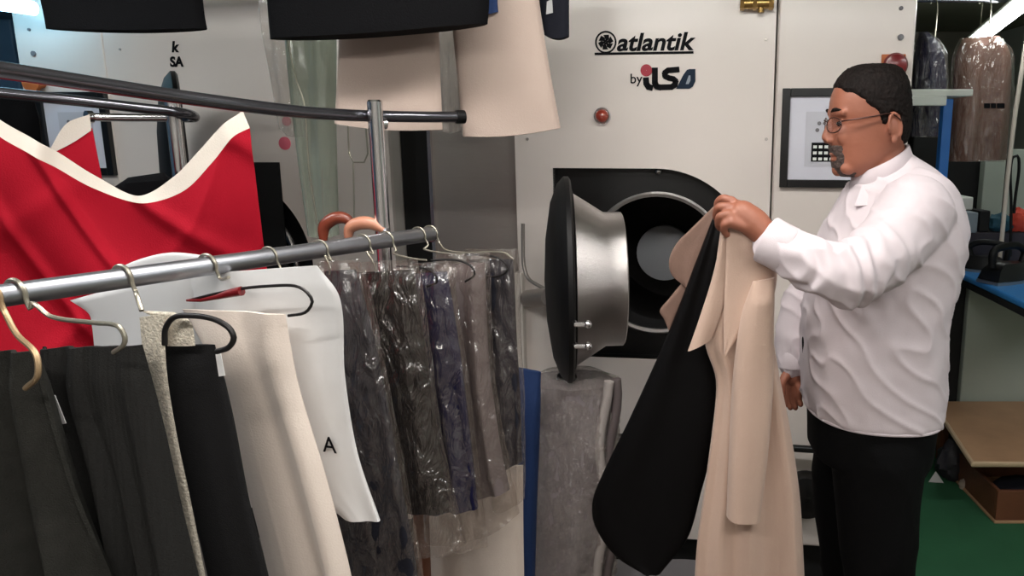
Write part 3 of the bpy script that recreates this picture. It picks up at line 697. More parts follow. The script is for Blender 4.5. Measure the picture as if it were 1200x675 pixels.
overhead([(514, -60), (515, 60), (516, 152)], [(537, -60), (538, 60), (541, 152)], 1.99, 'film2', 'plastic_cover', 'narrow strip of clear plastic between the two beige skirts', 'plastic cover', .02, ripple(75, 2, .006))
nv_ = overhead([(630, -60), (632, 0), (638, 41)], [(668, -60), (667, 0), (667, 43)], 2.16, 'slate', 'hanging_shirt', 'small dark slate garment with white tag hanging above the dryer logo', 'garment', .04)
b = MB(); b.prism([onplane(x, y, Vector((0, 2.135, 0)), YN) for x, y in ((641, 2), (647, -1), (648, 15), (640, 17))], YN*.002); b.build('care_tag', M['whitebag'], nv_, False)
bl = overhead([(556, -60), (560, 0), (560, 12)], [(582, -60), (583, 0), (584, 14)], 1.93, 'denim', 'hanging_shirt', 'scrap of blue patterned garment between black hem and beige skirt', 'garment', .02)
overhead([(328, -60), (334, 45), (345, 150), (362, 275)], [(392, -60), (394, 45), (394, 150), (397, 275)], 2.12, 'filmgreen', 'plastic_cover', 'long pale green plastic cover hanging below the wide black garment', 'plastic cover', .03, ripple(76, 1.5, .008))
overhead([(300, -60), (304, 20), (316, 90), (326, 150)], [(338, -60), (340, 45), (346, 100), (354, 160)], 2.2, 'film2', 'plastic_cover', 'smoky plastic cover left of the pale green one', 'plastic cover', .02, ripple(77, 1.5, .008))
def wirething(pts, y, label, r=.0022, name='wire_hanger'):
    b = MB(); b.tube(spline([P(x, yy, y) for x, yy in pts], 40), r, 8); return tag(b.build(name, M['wire']), label, 'hanger')
wh = wirething([(407, -60), (407, 60), (408, 150), (410, 188), (413, 190), (428, 190), (431, 184), (428, 140), (426, 60), (425, -60)], 2.05, 'thin wire loop hanging left of the chrome post')
b = MB(); b.tube([P(414, 190, 2.05), P(415, 250, 2.05), P(415, 262, 2.05)], .0022, 8); b.build('tail', M['wire'], wh)
wirething([(336, -60), (338, 45), (346, 90), (356, 120), (362, 200), (372, 262)], 2.08, 'long thin wire running down beside the pale green plastic cover')
# wooden hangers behind the low rail
def wood_hanger(pts, y, m, label):
    t = thing('wooden_hanger', P(*pts[len(pts)//2], y), label, 'hanger')
    n_ = len(pts); sp_ = spline([P(a, c, y) for a, c in pts], 24)
    b = MB(); b.tube(sp_, [.008+.007*math.sin(math.pi*i/23) for i in range(24)], 12); b.build('shoulders', m, t)
    return t
wood_hanger([(379, 284), (380, 266), (392, 256), (405, 256), (416, 266)], 1.74, M['hangwood'], 'reddish brown wooden hanger behind the low rail')
wood_hanger([(408, 280), (410, 268), (420, 262), (435, 262), (450, 270)], 1.69, M['hangtan'], 'tan wooden hanger crossing in front of the reddish one')

# blue cloth behind the bagged row
o = cloth([(600, 430), (606, 500), (610, 600), (608, 900)], [(634, 436), (632, 500), (628, 600), (620, 900)], P(615, 500, 1.95), Vector((-.25, -.97, 0)).normalized(), .05, ripple(81, 1.5, .006), 24, 30).build('blue_garment', M['denim'])
tag(o, 'blue garment hanging between the bagged clothes and the grey roll', 'garment')
# pink round discs beside the plastic
for px, py, r_, lab in ((336, 142, .016, 'upper pink round disc left of the pale plastic cover'), (334, 168, .022, 'lower pink round disc left of the pale plastic cover')):
    u_, z_ = fu(px, py); b = MB(); disc_on(b, u_, z_, r_, .0, .003); tag(b.build('pink_disc', mat('pink_matte', (232, 110, 130), .6)), lab, 'sticker')

# ------------------------------------------------------------------ wrapped roll standing in front of the dryer
rx = P(668, 445, 2.08)
rl = thing('wrapped_roll', (P(664, 675, 2.08).x, 2.08, 0), 'grey textile roll wrapped in crinkled clear plastic standing below the dryer door', 'roll')
def rollring(z, k=1, off=0):
    t_ = z/rx.z; cx = P(664, 675, 2.08).x*(1-t_)+P(672, 445, 2.08).x*t_; rw = (.118+.012*(1-t_))*k
    ring = []
    for i in range(64):
        a = 2*math.pi*i/64; c = noise.noise(Vector((math.cos(a)*2.2, math.sin(a)*2.2, z*5)))*.012+off*noise.noise(Vector((math.cos(a)*9, math.sin(a)*9, z*30)))
        ring.append(Vector((cx+(rw+c)*math.cos(a), 2.08+(rw*.8+c)*math.sin(a), z)))
    return ring
zs = [rx.z*i/60 for i in range(61)]
b = MB(); b.loft([rollring(z) for z in zs]+[[(p+(Vector((rx.x, 2.08, rx.z))-p)*.45)+Vector((0, 0, .012)) for p in rollring(rx.z)], [(p+(Vector((rx.x, 2.08, rx.z))-p)*.8)-Vector((0, 0, .01)) for p in rollring(rx.z)]])
b.build('textile', mat('silver_grey_textile', (138, 130, 132), .8, bump=(200, .3), var=(8, .1)), rl)
b = MB(); b.loft([rollring(z, 1.08, .022) for z in [rx.z*i/160 for i in range(161)]]+[[(p+(Vector((rx.x, 2.08, rx.z))-p)*.3)+Vector((0, 0, .02)) for p in rollring(rx.z, 1.07)], [(p+(Vector((rx.x, 2.08, rx.z))-p)*.75)+Vector((0, 0, .012)) for p in rollring(rx.z, 1.07)]]); b.build('plastic_wrap', M['filmwrap'], rl)
for k, (dx, dy) in enumerate(((.100, -.075), (.123, -.055))):
    b = MB(); b.tube([Vector((p0.x, p0.y, p0.z)) for p0 in [Vector((P(664+(672-664)*i/20, 675, 2.08).x+dx+.012*math.sin(i*.7+k), 2.08+dy, .02+rx.z*i/20)) for i in range(21)]], .014, 10); b.build('rolled_edge', mat('pale_backing', (176, 168, 164), .8) if k == 0 else M['taupe'], rl)
b = MB(); b.ell(P(664, 446, 2.08)+Vector((0, 0, .01)), (.03, .03, .016)); b.build('top_knot', M['blackcloth'], rl)
# grey folded cloths on a crate at the bottom
cr = thing('low_crate', P(770, 690, 2.12), 'dark low crate under the hanging coat', 'crate'); cr.location.z = 0; ORG[cr.name].z = 0
cp = P(768, 690, 2.12); b = MB(); b.box((cp.x-.16, 2.0, 0), (cp.x+.16, 2.26, .16)); b.build('box', M['blackmat'], cr, False, .006)
for i, (z, lab, m_) in enumerate(((.162, 'lower grey folded cloth on the dark crate', 'slate'), (.20, 'upper grey folded cloth on the dark crate', 'grey'))):
    rings = []
    for k in range(24):
        a = k/23; x = cp.x-.15+.3*a
        rings.append([Vector((x, 2.13+.115*math.cos(q)*(.9+.1*math.cos(4*q)), z+.017+.017*math.sin(q)+.003*math.sin(9*a+i))) for q in [2*math.pi*s_/20 for s_ in range(20)]])
    b = MB(); b.loft(rings); tag(b.build('folded_cloth', M[m_]), lab, 'cloth')

# ------------------------------------------------------------------ the man
MY = 1.75
foot = Vector((P(1030, 600, MY).x, MY, 0))
man = thing('person', foot, 'man with glasses and goatee in white shirt and black trousers holding up a coat', 'person')
hv = [(77.5, 1010, 1040, .02), (79.5, 1002, 1048, .038), (84, 993, 1054, .054), (92, 985.5, 1059, .066), (103, 979, 1062, .073), (115, 974.5, 1063.5, .0765), (128, 972.5, 1064, .077), (135, 971.8, 1064, .076), (142, 974.5, 1063.5, .0745), (150, 974, 1062.5, .073), (158, 972.5, 1061, .071), (166, 972.5, 1058, .069), (174, 974, 1053, .066), (182, 975.5, 1046, .063), (190, 976.5, 1038, .058), (197, 977.5, 1029, .05), (203, 980.5, 1020, .04), (207, 987, 1010, .026)]
def headring(py, xf, xb, hw, n=72, k=0):
    pf = P(xf, py, MY); pbk = P(xb, py, MY); cx = pf.x*.42+pbk.x*.58; z = pf.z; ring = []
    for i in range(n):
        a = 2*math.pi*i/n; c, s_ = math.cos(a), math.sin(a)
        ax = (pbk.x-cx) if c > 0 else (cx-pf.x)
        e1 = .92; x = math.copysign(abs(c)**e1, c)*(ax+k); y = math.copysign(abs(s_)**(.95 if c > 0 else .86), s_)*(hw+k)
        ring.append(Vector((cx+x, MY+y, z)))
    return ring
# resample the head levels smoothly
lev = spline([(a, b_, c_) for a, b_, c_, d_ in hv], 60); levw = spline([(a, d_*1000, 0) for a, b_, c_, d_ in hv], 60)
hl = [(lev[i].x, lev[i].y, lev[i].z, max(.012, levw[i].y/1000)) for i in range(60)]
# make widths follow the level (interpolate by py)
def hwid(py):
    for (a, _, _, d0), (c, _, _, d1) in zip(hv, hv[1:]):
        if a <= py <= c: return d0+(d1-d0)*(py-a)/(c-a)
    return hv[0][3] if py < hv[0][0] else hv[-1][3]
hl = [(a, b_, c_, hwid(a)) for a, b_, c_, d_ in hl]
bd = MB()
bd.loft([headring(*h) for h in hl])
def hp_(px, py, dy): q = P(px, py, MY); return Vector((q.x, MY+dy, q.z))
def capsule(b, a, c, r0, r1, n=14):
    a = Vector(a); c = Vector(c); b.tube([a.lerp(c, i/8) for i in range(9)], [r0+(r1-r0)*i/8 for i in range(9)], n); b.ell(a, (r0,)*3, 12, 8); b.ell(c, (r1,)*3, 12, 8)
capsule(bd, hp_(975.5, 138, 0), hp_(968, 160.5, 0), .0075, .0105)          # nose
for s_ in (-1, 1):
    bd.ell(hp_(971, 164.5, s_*.011), (.0105, .008, .008))
    capsule(bd, hp_(978.5, 141.2, s_*.02), hp_(982, 141.6, s_*.043), .0055, .005)
    capsule(bd, hp_(979, 149.3, s_*.02), hp_(982.5, 149, s_*.043), .005, .005)
    capsule(bd, hp_(975.5, 132.5, s_*.012), hp_(981, 133, s_*.05), .009, .008)   # brow
    bd.ell(hp_(988, 158, s_*.041), (.026, .010, .026))                      # cheekbone
    bd.ell(hp_(990, 196, s_*.032), (.02, .014, .016))                       # jaw
    # ear
    e0 = hp_(1034, 150, s_*.075); Mx = Matrix.Rotation(math.radians(-12), 3, 'Y')@Matrix.Rotation(s_*math.radians(-18), 3, 'Z')
    bd.ell(e0, (.0135, .007, .026), M=Mx)
    rim = [e0+Mx@Vector((.0155*math.cos(q), s_*.006, .0275*math.sin(q)+.002)) for q in [math.radians(-60+i*14) for i in range(19)]]
    bd.tube(rim, .0038, 8); bd.ell(e0+Mx@Vector((-.005, s_*.003, -.026)), (.008, .005, .009))
    bd.ell(e0+Mx@Vector((-.013, s_*.002, -.002)), (.004, .005, .009))
bd.ell(hp_(976.5, 180.5, 0), (.0085, .022, .005)); bd.ell(hp_(977.5, 187, 0), (.0085, .019, .0055))  # lips
bd.ell(hp_(982, 198.5, 0), (.014, .02, .016))                               # chin
capsule(bd, hp_(1028, 178, 0), hp_(1044, 228, 0), .058, .062, 24)           # neck
# shirt rings (front point, back point, half width)
SR = [((1001, 214), (1063, 179), .064), ((994, 226), (1080, 190), .105), ((986, 240), (1099, 208), .160), ((975, 262), (1114, 240), .190), ((963, 290), (1119.5, 275), .195), ((952, 325), (1110, 330), .187), ((945, 365), (1099, 374), .18), ((942.5, 410), (1099, 408), .18), ((943, 445), (1098, 440), .178), ((944, 468), (1095.5, 470), .176), ((945, 475), (1094, 481), .175)]
def torso_rings(k=1, n=64, samples=40, lo=0, hi=1):
    fs = spline([(a[0], a[1], w_*1000) for a, c, w_ in SR], samples); bs = spline([(c[0], c[1], w_*1000) for a, c, w_ in SR], samples); rings = []
    for i in range(int(lo*samples), int(hi*samples)):
        f_ = P(fs[i].x, fs[i].y, MY); q = P(bs[i].x, bs[i].y, MY); c = (f_+q)/2; ax = (q-f_)/2*k; hw = fs[i].z/1000*k; r = []
        for j in range(n):
            a = 2*math.pi*j/n; cs, sn = math.cos(a), math.sin(a)
            r.append(c+ax*math.copysign(abs(cs)**.82, cs)+Vector((0, 1, 0))*hw*math.copysign(abs(sn)**.82, sn))
        rings.append(r)
    return rings
bd.loft(torso_rings(.9))
def limb(b, pts, n=20, k=40, sub=0):
    s_ = spline([tuple(p) for p, r in pts], k); rr = spline([(i*1.0, r, 0) for i, (p, r) in enumerate(pts)], k)
    # radius by chord length of the same nodes
    d = [0]
    for (p, _), (q, _) in zip(pts, pts[1:]): d.append(d[-1]+(Vector(q)-Vector(p)).length)
    rad = []
    for i in range(k):
        t_ = d[-1]*i/(k-1); m_ = 0
        while m_ < len(d)-2 and t_ > d[m_+1]: m_ += 1
        f_ = (t_-d[m_])/(d[m_+1]-d[m_]); rad.append(pts[m_][1]+(pts[m_+1][1]-pts[m_][1])*f_-sub)
    b.tube(s_, rad, n); b.ell(s_[0], (rad[0],)*3); b.ell(s_[-1], (rad[-1],)*3)
LARM = [(P(1072, 250, 1.60), .080), (P(1045, 285, 1.55), .070), (P(1015, 312, 1.49), .063), (P(988, 322, 1.46), .060), (P(960, 312, 1.475), .053), (P(930, 297, 1.50), .047), (P(908, 287, 1.52), .042)]
RARM = [(P(1060, 250, 1.90), .075), (P(1000, 300, 1.94), .062), (P(948, 345, 1.93), .055), (P(932, 390, 1.91), .047), (P(930, 425, 1.89), .040)]
limb(bd, LARM, sub=.018); limb(bd, RARM, sub=.016)
WL = P(903, 284, 1.525); KN = P(868, 250, 1.55)
limb(bd, [(P(912, 288, 1.52), .028), (P(897, 275, 1.53), .027), (P(884, 262, 1.54), .031), (P(870, 252, 1.55), .03)])
# palm: flattened block between wrist and knuckles, fingers curled round the cloth
kn = [P(857, 236, 1.575), P(853, 243, 1.552), P(853, 252, 1.535), P(857, 261, 1.525)]
for i, k_ in enumerate(kn):
    limb(bd, [(P(889, 262+3*i, 1.545-.006*i), .013), (k_, .0115)], 12, 16)
tips = [[(847, 233, 1.585), (841, 240, 1.60), (846, 250, 1.61)], [(843, 243, 1.558), (840, 254, 1.575), (848, 262, 1.588)], [(844, 254, 1.538), (843, 265, 1.556), (852, 270, 1.57)], [(849, 264, 1.528), (850, 273, 1.54), (858, 276, 1.555)]]
for k_, tp, r_ in zip(kn, tips, (.0098, .010, .0096, .0085)):
    limb(bd, [(k_, r_+.001)]+[(P(*q), r_-.0006*i) for i, q in enumerate(tp)], 12, 20)
limb(bd, [(P(885, 254, 1.56), .013), (P(872, 243, 1.588), .0115), (P(858, 238, 1.605), .010), (P(848, 240, 1.615), .0085)], 12, 20)   # thumb
# right hand hanging
limb(bd, [(P(930, 424, 1.89), .027), (P(930, 440, 1.885), .027)], 14, 10)
for i in range(4):
    dx = -8+5.5*i; y_ = 1.90-.012*i
    limb(bd, [(P(930, 436, 1.885), .012), (P(928+dx, 456, y_), .011), (P(927+dx*1.1, 468, y_), .0088), (P(929+dx*1.1, 476+(2 if i in (1, 2) else -2), y_-.005), .0075)], 10, 20)
limb(bd, [(P(924, 436, 1.87), .013), (P(917, 448, 1.855), .011), (P(917, 462, 1.85), .008)], 10, 16)
# legs
LK = P(1030, 660, 1.66); RK = P(1004, 655, 1.83)
LF = Vector((P(1047, 660, 1.66).x, 1.66, .09)); RFt = Vector((P(1012, 655, 1.83).x, 1.84, .09))
hipL = P(1030, 530, 1.67); hipR = P(1008, 530, 1.83)
LLEG = [(hipL, .105), (P(1028, 590, 1.665), .095), (LK, .082), (LK.lerp(LF, .45), .076), (LF, .068)]
RLEG = [(hipR, .112), (P(1001, 590, 1.83), .103), (RK, .09), (RK.lerp(RFt, .45), .075), (RFt, .066)]
limb(bd, LLEG, sub=.02); limb(bd, RLEG, sub=.02)
body = remeshed(bd, 'body', M['skin'], man, .0028, 7)
# shirt
sh = MB(); sh.loft(torso_rings(1.0)); limb(sh, LARM, 28); limb(sh, RARM, 24)
elb = P(985, 322, 1.46); arm_ax = (P(905, 285, 1.52)-P(1075, 250, 1.6)).normalized()
def shirt_disp(p, n_):
    d = .0035*noise.noise(p*9)+.002*noise.noise(p*24)
    # drag folds: long diagonal creases towards the raised arm and around the elbow
    q = Vector((p.x*1.0+p.z*1.3, p.y*1.2, (p.z-p.x)*.35))
    r = 1-2*abs(noise.noise(q*11+Vector((3, 1, 7))))
    d += .0055*max(0, r)**3
    f = math.exp(-((p-elb).length/.11)**2)
    s_ = (p-elb).dot(arm_ax)
    d += f*.0065*math.sin(s_*150+6*noise.noise(p*14))
    return d
shirt = remeshed(sh, 'shirt', M['shirt'], man, .0045, 8, shirt_disp)
# hem band, side seam, cuffs, collar
hr_ = torso_rings(1.0, 64, 80)[-4:]
b = MB(); b.tube([p for p in torso_rings(.985, 64, 40)[-1]]+[torso_rings(.985, 64, 40)[-1][0]], .004, 8, False); b.build('hem', M['shirt'], shirt)
def cuff(a, c, r0, r1):
    a = Vector(a); c = Vector(c); b = MB(); ax = (c-a).normalized()
    b.lathe([(r0-.006, 0), (r0, 0), (r0+.002, .004), ((r0+r1)/2+.001, (c-a).length*.5), (r1+.002, (c-a).length-.003), (r1, (c-a).length), (r1-.006, (c-a).length), (r1-.009, (c-a).length-.02)], a, ax, 36)
    return b.build('cuff', M['shirt'], shirt)
cuff(P(925, 295, 1.505), P(897, 280, 1.525), .047, .047)
cuff(P(931, 408, 1.897), P(930, 432, 1.887), .041, .041)
def collar():
    b = MB(); rings = []
    base = torso_rings(1.0, 64, 40)
    fp_, bp_ = P(1000, 214, MY), P(1063, 181, MY); ft, bt = P(1003, 204, MY), P(1061, 170, MY); fo, bo = P(996, 226, MY), P(1069, 188, MY)
    def rg(f_, q, hw):
        c = (f_+q)/2; ax = (q-f_)/2; return [c+ax*math.cos(a)+Vector((0, 1, 0))*hw*math.sin(a) for a in [2*math.pi*i/64 for i in range(64)]]
    b.grid([rg(fp_, bp_, .062), rg(ft, bt, .064), rg(ft+Vector((-.004, 0, .001)), bt+Vector((.004, 0, .001)), .068), rg(fo, bo, .082)], True)
    return b.build('collar', M['shirt'], shirt, solid=.0025)
collar()
b = MB(); b.prism([hp_(1001, 216, -.055), hp_(988, 238, -.085), hp_(1003, 236, -.11), hp_(1014, 214, -.075)], Vector((0, -.003, .001))); b.build('collar_tip', M['shirt'], shirt, False, .001)
# trousers
tr = MB()
pr = torso_rings(.955, 64, 40)
tr.loft(pr[30:]+[[p*1+Vector((0, 0, 0)) for p in [Vector((q.x+(hipL.x-.0-q.x)*f_, q.y, hipL.z-.02-.06*f_)) for q in torso_rings(.93, 64, 40)[-1]]] for f_ in (.02, .15)])
limb(tr, LLEG, 28); limb(tr, RLEG, 28)
tr.ell((hipL+hipR)/2+Vector((.02, 0, .02)), (.125, .15, .1), 24, 14)
def tdisp(p, n_): return .005*max(0, 1-2*abs(noise.noise(Vector((p.x*5, p.y*5, p.z*4)))))**2+.003*noise.noise(p*8)
trs = remeshed(tr, 'trousers', M['trouser'], man, .006, 8, tdisp)
for c in (LF, RFt):
    b = MB(); rings = []
    for i in range(16):
        a = i/15; x = c.x+.08-.29*a; hw = .045*(1-.55*(2*a-.95)**4)*(1.0 if a < .9 else .8); h = .075-.03*a
        rings.append([Vector((x, c.y+hw*math.cos(q), .02+max(0, h*math.sin(q)) if math.sin(q) > 0 else .02+.02*math.sin(q)*1)) for q in [2*math.pi*k/20 for k in range(20)]])
    b.loft(rings); b.build('shoe', M['black'], man)
# hair, beard, brows, eyes, glasses
def proj(p):
    q = p-CAM; return PX0+F*q.x/q.dot(FWD), PY0-F*q.dot(UP)/q.dot(FWD)
HLN = [(960, 98), (978, 101), (984, 109), (993, 111), (1001, 119), (1010, 127), (1018, 133), (1022, 147), (1027, 148), (1029, 134), (1042, 136), (1046, 164), (1055, 170), (1075, 172)]
def hline(x):
    for (a, ya), (c, yc) in zip(HLN, HLN[1:]):
        if a <= x <= c: return ya+(yc-ya)*(x-a)/(c-a)
    return 100 if x < 980 else 172
def shell(mask, off, nz=.0, fine=200, NR=240):
    lv = spline([(a, b_, c_) for a, b_, c_, d_ in hl], NR); b = MB(); rows = [headring(l.x, l.y, l.z, hwid(l.x), fine) for l in lv]
    idx = {}; k = []
    for i, r in enumerate(rows):
        cen = Vector((sum(p.x for p in r)/fine, MY, rows[0][0].z-.11 if i < NR*.45 else r[0].z))
        for j, p in enumerate(r):
            m_ = mask(lv[i], p)
            d = (p-cen).normalized(); o_ = off*min(1, m_)+nz*noise.noise(p*160) if m_ > 0 else -.004
            b.v.append(p+d*o_); k.append(m_ > 0)
    for i in range(NR-1):
        for j in range(fine):
            q = (i*fine+j, i*fine+(j+1) % fine, (i+1)*fine+(j+1) % fine, (i+1)*fine+j)
            if any(k[x] for x in q): b.f.append(q)
    if k[0]: b.f.append(tuple(range(fine)))
    used = sorted({x for f_ in b.f for x in f_}); mp = {x: i for i, x in enumerate(used)}
    b.v = [b.v[x] for x in used]; b.f = [tuple(mp[x] for x in f_) for f_ in b.f]
    return b
def midpx(p): q = Vector((p.x, MY, p.z)); return proj(q)
def hmask(l, p):
    x, y = midpx(p); return max(0, min(1, (hline(x)+2*noise.noise(p*90)-y)/4))
shell(hmask, .0045, .0016).build('hair', M['hair'], man)
def bmask(l, p):
    x, y = midpx(p); dy = abs(p.y-MY)
    if y < 168 or x > 1002: return 0
    n_ = noise.noise(p*110); lo = lambda v: max(0, min(1, v))
    xm = 987+(y-170)*.3
    out = min(lo((y-170+n_)/2), lo((.041-dy+.003*n_)/.008), lo((xm-x+2*n_)/4))
    d = math.hypot(dy/.022, (y-184.8)/4.0)
    return min(out, lo((d-1+.1*n_)/.25))
bo = shell(bmask, .0034, .0012, 360).build('beard', M['beard'], man); md = bo.modifiers.new('soften', 'SMOOTH'); md.iterations = 5
for s_ in (-1, 1):
    b = MB(); b.tube(spline([hp_(972.5, 131.5, s_*.014), hp_(973.5, 129, s_*.03), hp_(979, 130, s_*.049)], 12), [.002+.002*math.sin(math.pi*i/11) for i in range(12)], 8); b.build('eyebrow', M['hair'], man)
    b = MB(); b.ell(hp_(981.5, 145, s_*.031), (.011, .011, .0065)); ey = b.build('eye', M['eyew'], man)
    b = MB(); b.ell(hp_(978.5, 145.3, s_*.0355), (.0062, .0062, .0058)); b.build('iris', M['iris'], ey)
gl = None
b = MB(); 
for s_ in (-1, 1):
    c = hp_(968, 147, s_*.033)
    ringp = [c+Vector((.019*((1+s_*math.cos(q))/2)**1.4, .025*math.cos(q), .0165*math.sin(q))) for q in [2*math.pi*i/28 for i in range(29)]]
    b.tube(ringp, .0012, 8, False)
    b.tube(spline([hp_(978, 142.5, s_*.058), hp_(988, 141, s_*.073), hp_(1010, 137.5, s_*.0805), hp_(1030, 134.5, s_*.082), hp_(1042, 142, s_*.08)], 24), .0016, 8)
b.tube(spline([hp_(967.5, 143, -.009), hp_(966, 141, 0), hp_(967.5, 143, .009)], 8), .0012, 8)
gl = b.build('glasses', M['frame'], man)
for s_ in (-1, 1):
    c = hp_(968.3, 147, s_*.033); b = MB(); b.prism([c+Vector((.019*((1+s_*math.cos(q))/2)**1.4, .0245*math.cos(q), .016*math.sin(q))) for q in [2*math.pi*i/28 for i in range(28)]], Vector((.0008, 0, 0))); b.build('lens', M['lens'], gl, False)

# ------------------------------------------------------------------ the coat he holds up
CY = 1.585
ct = thing('coat', P(848, 255, CY), 'camel coat with black lining held up by the man', 'coat')
CN = Vector((0, -1, 0))
def cpart(L_, R_, y, m, name, thick=.02, fold=None, nu=44, nv=60, yaw=0, cx=850, edge=4):
    n = Vector((math.sin(yaw), -math.cos(yaw), 0)); b = cloth(L_, R_, P(cx, 400, y), n, thick, fold, nu, nv, edge=edge); return b.build(name, M[m], ct)
cpart([(838, 248), (818, 300), (783, 390), (738, 490), (704, 560), (694, 590), (698, 618), (722, 650), (756, 668)], [(850, 246), (846, 290), (838, 350), (836, 410), (843, 460), (842, 490), (834, 530), (822, 575), (806, 630), (776, 668)], CY+.05, 'lining', 'lining', .05, ripple(91, 1.3, .008, .8, 1), yaw=-.15)
cpart([(842, 236), (810, 268), (793, 285), (784, 305), (787, 322), (800, 334)], [(850, 240), (843, 262), (838, 280), (832, 300), (822, 322), (806, 338)], CY+.07, 'brownin', 'facing', .012, ripple(92, 1, .004), 24, 30)
cpart([(800, 330), (784, 350), (773, 364), (778, 374), (783, 386)], [(808, 333), (804, 348), (797, 362), (790, 376), (785, 388)], CY+.075, 'brownin', 'facing_corner', .01, None, 14, 20)
cpart([(846, 256), (840, 300), (834, 350), (826, 400), (838, 440), (838, 470), (828, 550), (816, 640), (812, 720), (806, 830)], [(866, 258), (902, 290), (911, 320), (904, 370), (912, 430), (926, 500), (938, 580), (943, 660), (946, 730), (950, 830)], CY, 'coat', 'coat_body', .06, ripple(93, 3.0, .019, 1.0, .8, .1, .12), 70, 70)
cpart([(848, 262), (836, 320), (820, 372), (806, 412)], [(852, 262), (852, 330), (848, 360), (834, 398)], CY-.03, 'coat', 'lapel', .012, ripple(94, .8, .003), 24, 30)
cpart([(852, 258), (850, 320), (848, 370), (848, 414)], [(870, 262), (908, 312), (886, 362), (850, 418)], CY-.04, 'coat', 'collar_flap', .012, ripple(95, .9, .004), 30, 36)
cpart([(882, 330), (868, 372), (858, 450), (854, 530), (851, 604)], [(908, 325), (907, 372), (906, 450), (900, 530), (890, 608)], CY-.05, 'coat', 'sleeve', .07, ripple(96, 1, .004), 30, 50, edge=2.4)

# ------------------------------------------------------------------ right-hand room
# fluorescent tube
ta, tb = P(1136, 55, 4.5), P(1216, -8, 3.15)
fx = thing('fluorescent_lamp', (ta+tb)/2, 'bright fluorescent tube hanging in the back room at upper right', 'lamp')
b = MB(); b.tube([ta, tb], .028, 14); b.build('tube', M['tubelit'], fx)
b = MB(); dv = (tb-ta).normalized(); b.tube([ta+Vector((0, 0, .045)), tb+Vector((0, 0, .045))], .02, 10); b.build('housing', M['white'], fx)
for k in (.2, .8):
    b = MB(); q = ta.lerp(tb, k); b.tube([q+Vector((0, 0, .04)), Vector((q.x, q.y, 2.35))], .004, 6); b.build('suspension_wire', M['wire'], fx)
# partition and pole
xp = P(1152, 220, 4.1)
b = MB(); b.box((xp.x, 4.1, .008), (2.88, 4.16, P(1170, 175, 4.1).z)); o = b.build('partition', M['wallgreen'], None, False, .004, base=True); tag(o, 'pale green partition panel behind the work table at right', 'partition')
b = MB(); b.tube([P(1181, 205, 3.5), P(1190, 130, 3.5), P(1206, 30, 3.5)], .010, 10); b.tube([P(1181, 205, 3.5), Vector((P(1181, 205, 3.5).x, 3.5, .95))], .010, 10); tag(b.build('leaning_pole', M['cream']), 'thin cream pole rising beside the brown garment at right', 'pole')
b = MB(); b.tube(spline([P(x, y, 3.6) for x, y in ((1184, 300), (1185, 240), (1184, 200), (1187, 184), (1193, 183), (1194, 200), (1190, 230), (1188, 250))], 40), .007, 8); tag(b.build('black_cable', M['rubber']), 'looped black cable hanging in front of the pale green partition', 'cable')
# brown garment in plastic, black garments
def room_rail():
    t = thing('hanging_rail', P(1130, 45, 3.7), 'dark rail in the back room carrying the brown and navy garments', 'rail')
    b = MB(); z = 2.16; b.tube([(P(1060, 45, 3.7).x, 3.7, z), (P(1260, 45, 3.7).x, 3.7, z)], .012, 10); b.build('tube', M['darktube'], t)
    for px in (1085, 1250):
        b = MB(); x = P(px, 45, 3.7).x; b.tube([(x, 3.7, z), (x, 3.7, 2.35)], .006, 8); b.build('drop_rod', M['darktube'], t)
room_rail()
def backhang(L_, R_, y, m, label, name, cat, thick=.1, cover=None, seed=1):
    o = cloth(L_, R_, P(1150, 100, y), YN, thick, ripple(seed, 1.5, .015), 34, 34).build(name, m); tag(o, label, cat)
    zt = max(v.co.z for v in o.data.vertices)+o.location.z
    b = MB(); b.tube(spline([(o.location.x, y, zt-.02), (o.location.x, y, 2.14), (o.location.x, 3.72, 2.175), (o.location.x, 3.74, 2.15)], 14), .003, 6); b.build('hanger_hook', M['wire'], o)
    if cover: cloth([(x-3, yy) for x, yy in L_], [(x+3, yy+2) for x, yy in R_], P(1150, 100, y), YN, thick+.03, ripple(seed, 1.5, .016), 50, 50, crink=.02, seed=seed).build('plastic_cover', M[cover], o)
    return o
bg = backhang([(1128, 45), (1120, 70), (1117, 120), (1113, 189)], [(1172, 42), (1184, 65), (1184, 120), (1180, 187)], 3.62, mat('brown_garment', (112, 78, 66), .7, bump=(60, .3), var=(4, .15)), 'brown garment in clear plastic hanging below the fluorescent tube', 'bagged_garment', 'garment', cover='film', seed=5)
for i, (x0, x1) in enumerate(((1153, 1160), (1161, 1167), (1168, 1177))):
    b = MB(); q = [onplane(x, y, P(1150, 100, 3.5), YN) for x, y in ((x0, 121), (x1, 121), (x1, 127), (x0, 127))]; b.prism(q, YN*.003); b.build('printed_mark', M['print'], bg, False)
backhang([(1078, 38), (1074, 60), (1070, 105), (1066, 160)], [(1088, 38), (1104, 62), (1108, 105), (1108, 160)], 3.66, M['navy'], 'dark navy garment hanging beside the control cabinet edge', 'bagged_garment', 'garment', cover='film', seed=6)
# dark storage behind
b = MB(); x0 = P(1060, 200, 4.3).x; b.box((x0, 4.2, .008), (P(1150, 200, 4.2).x, 4.5, P(1120, 118, 4.2).z)); o = b.build('dark_cupboard', M['blackmat'], None, False, .01, base=True); tag(o, 'black cupboard behind the blue post', 'cupboard')
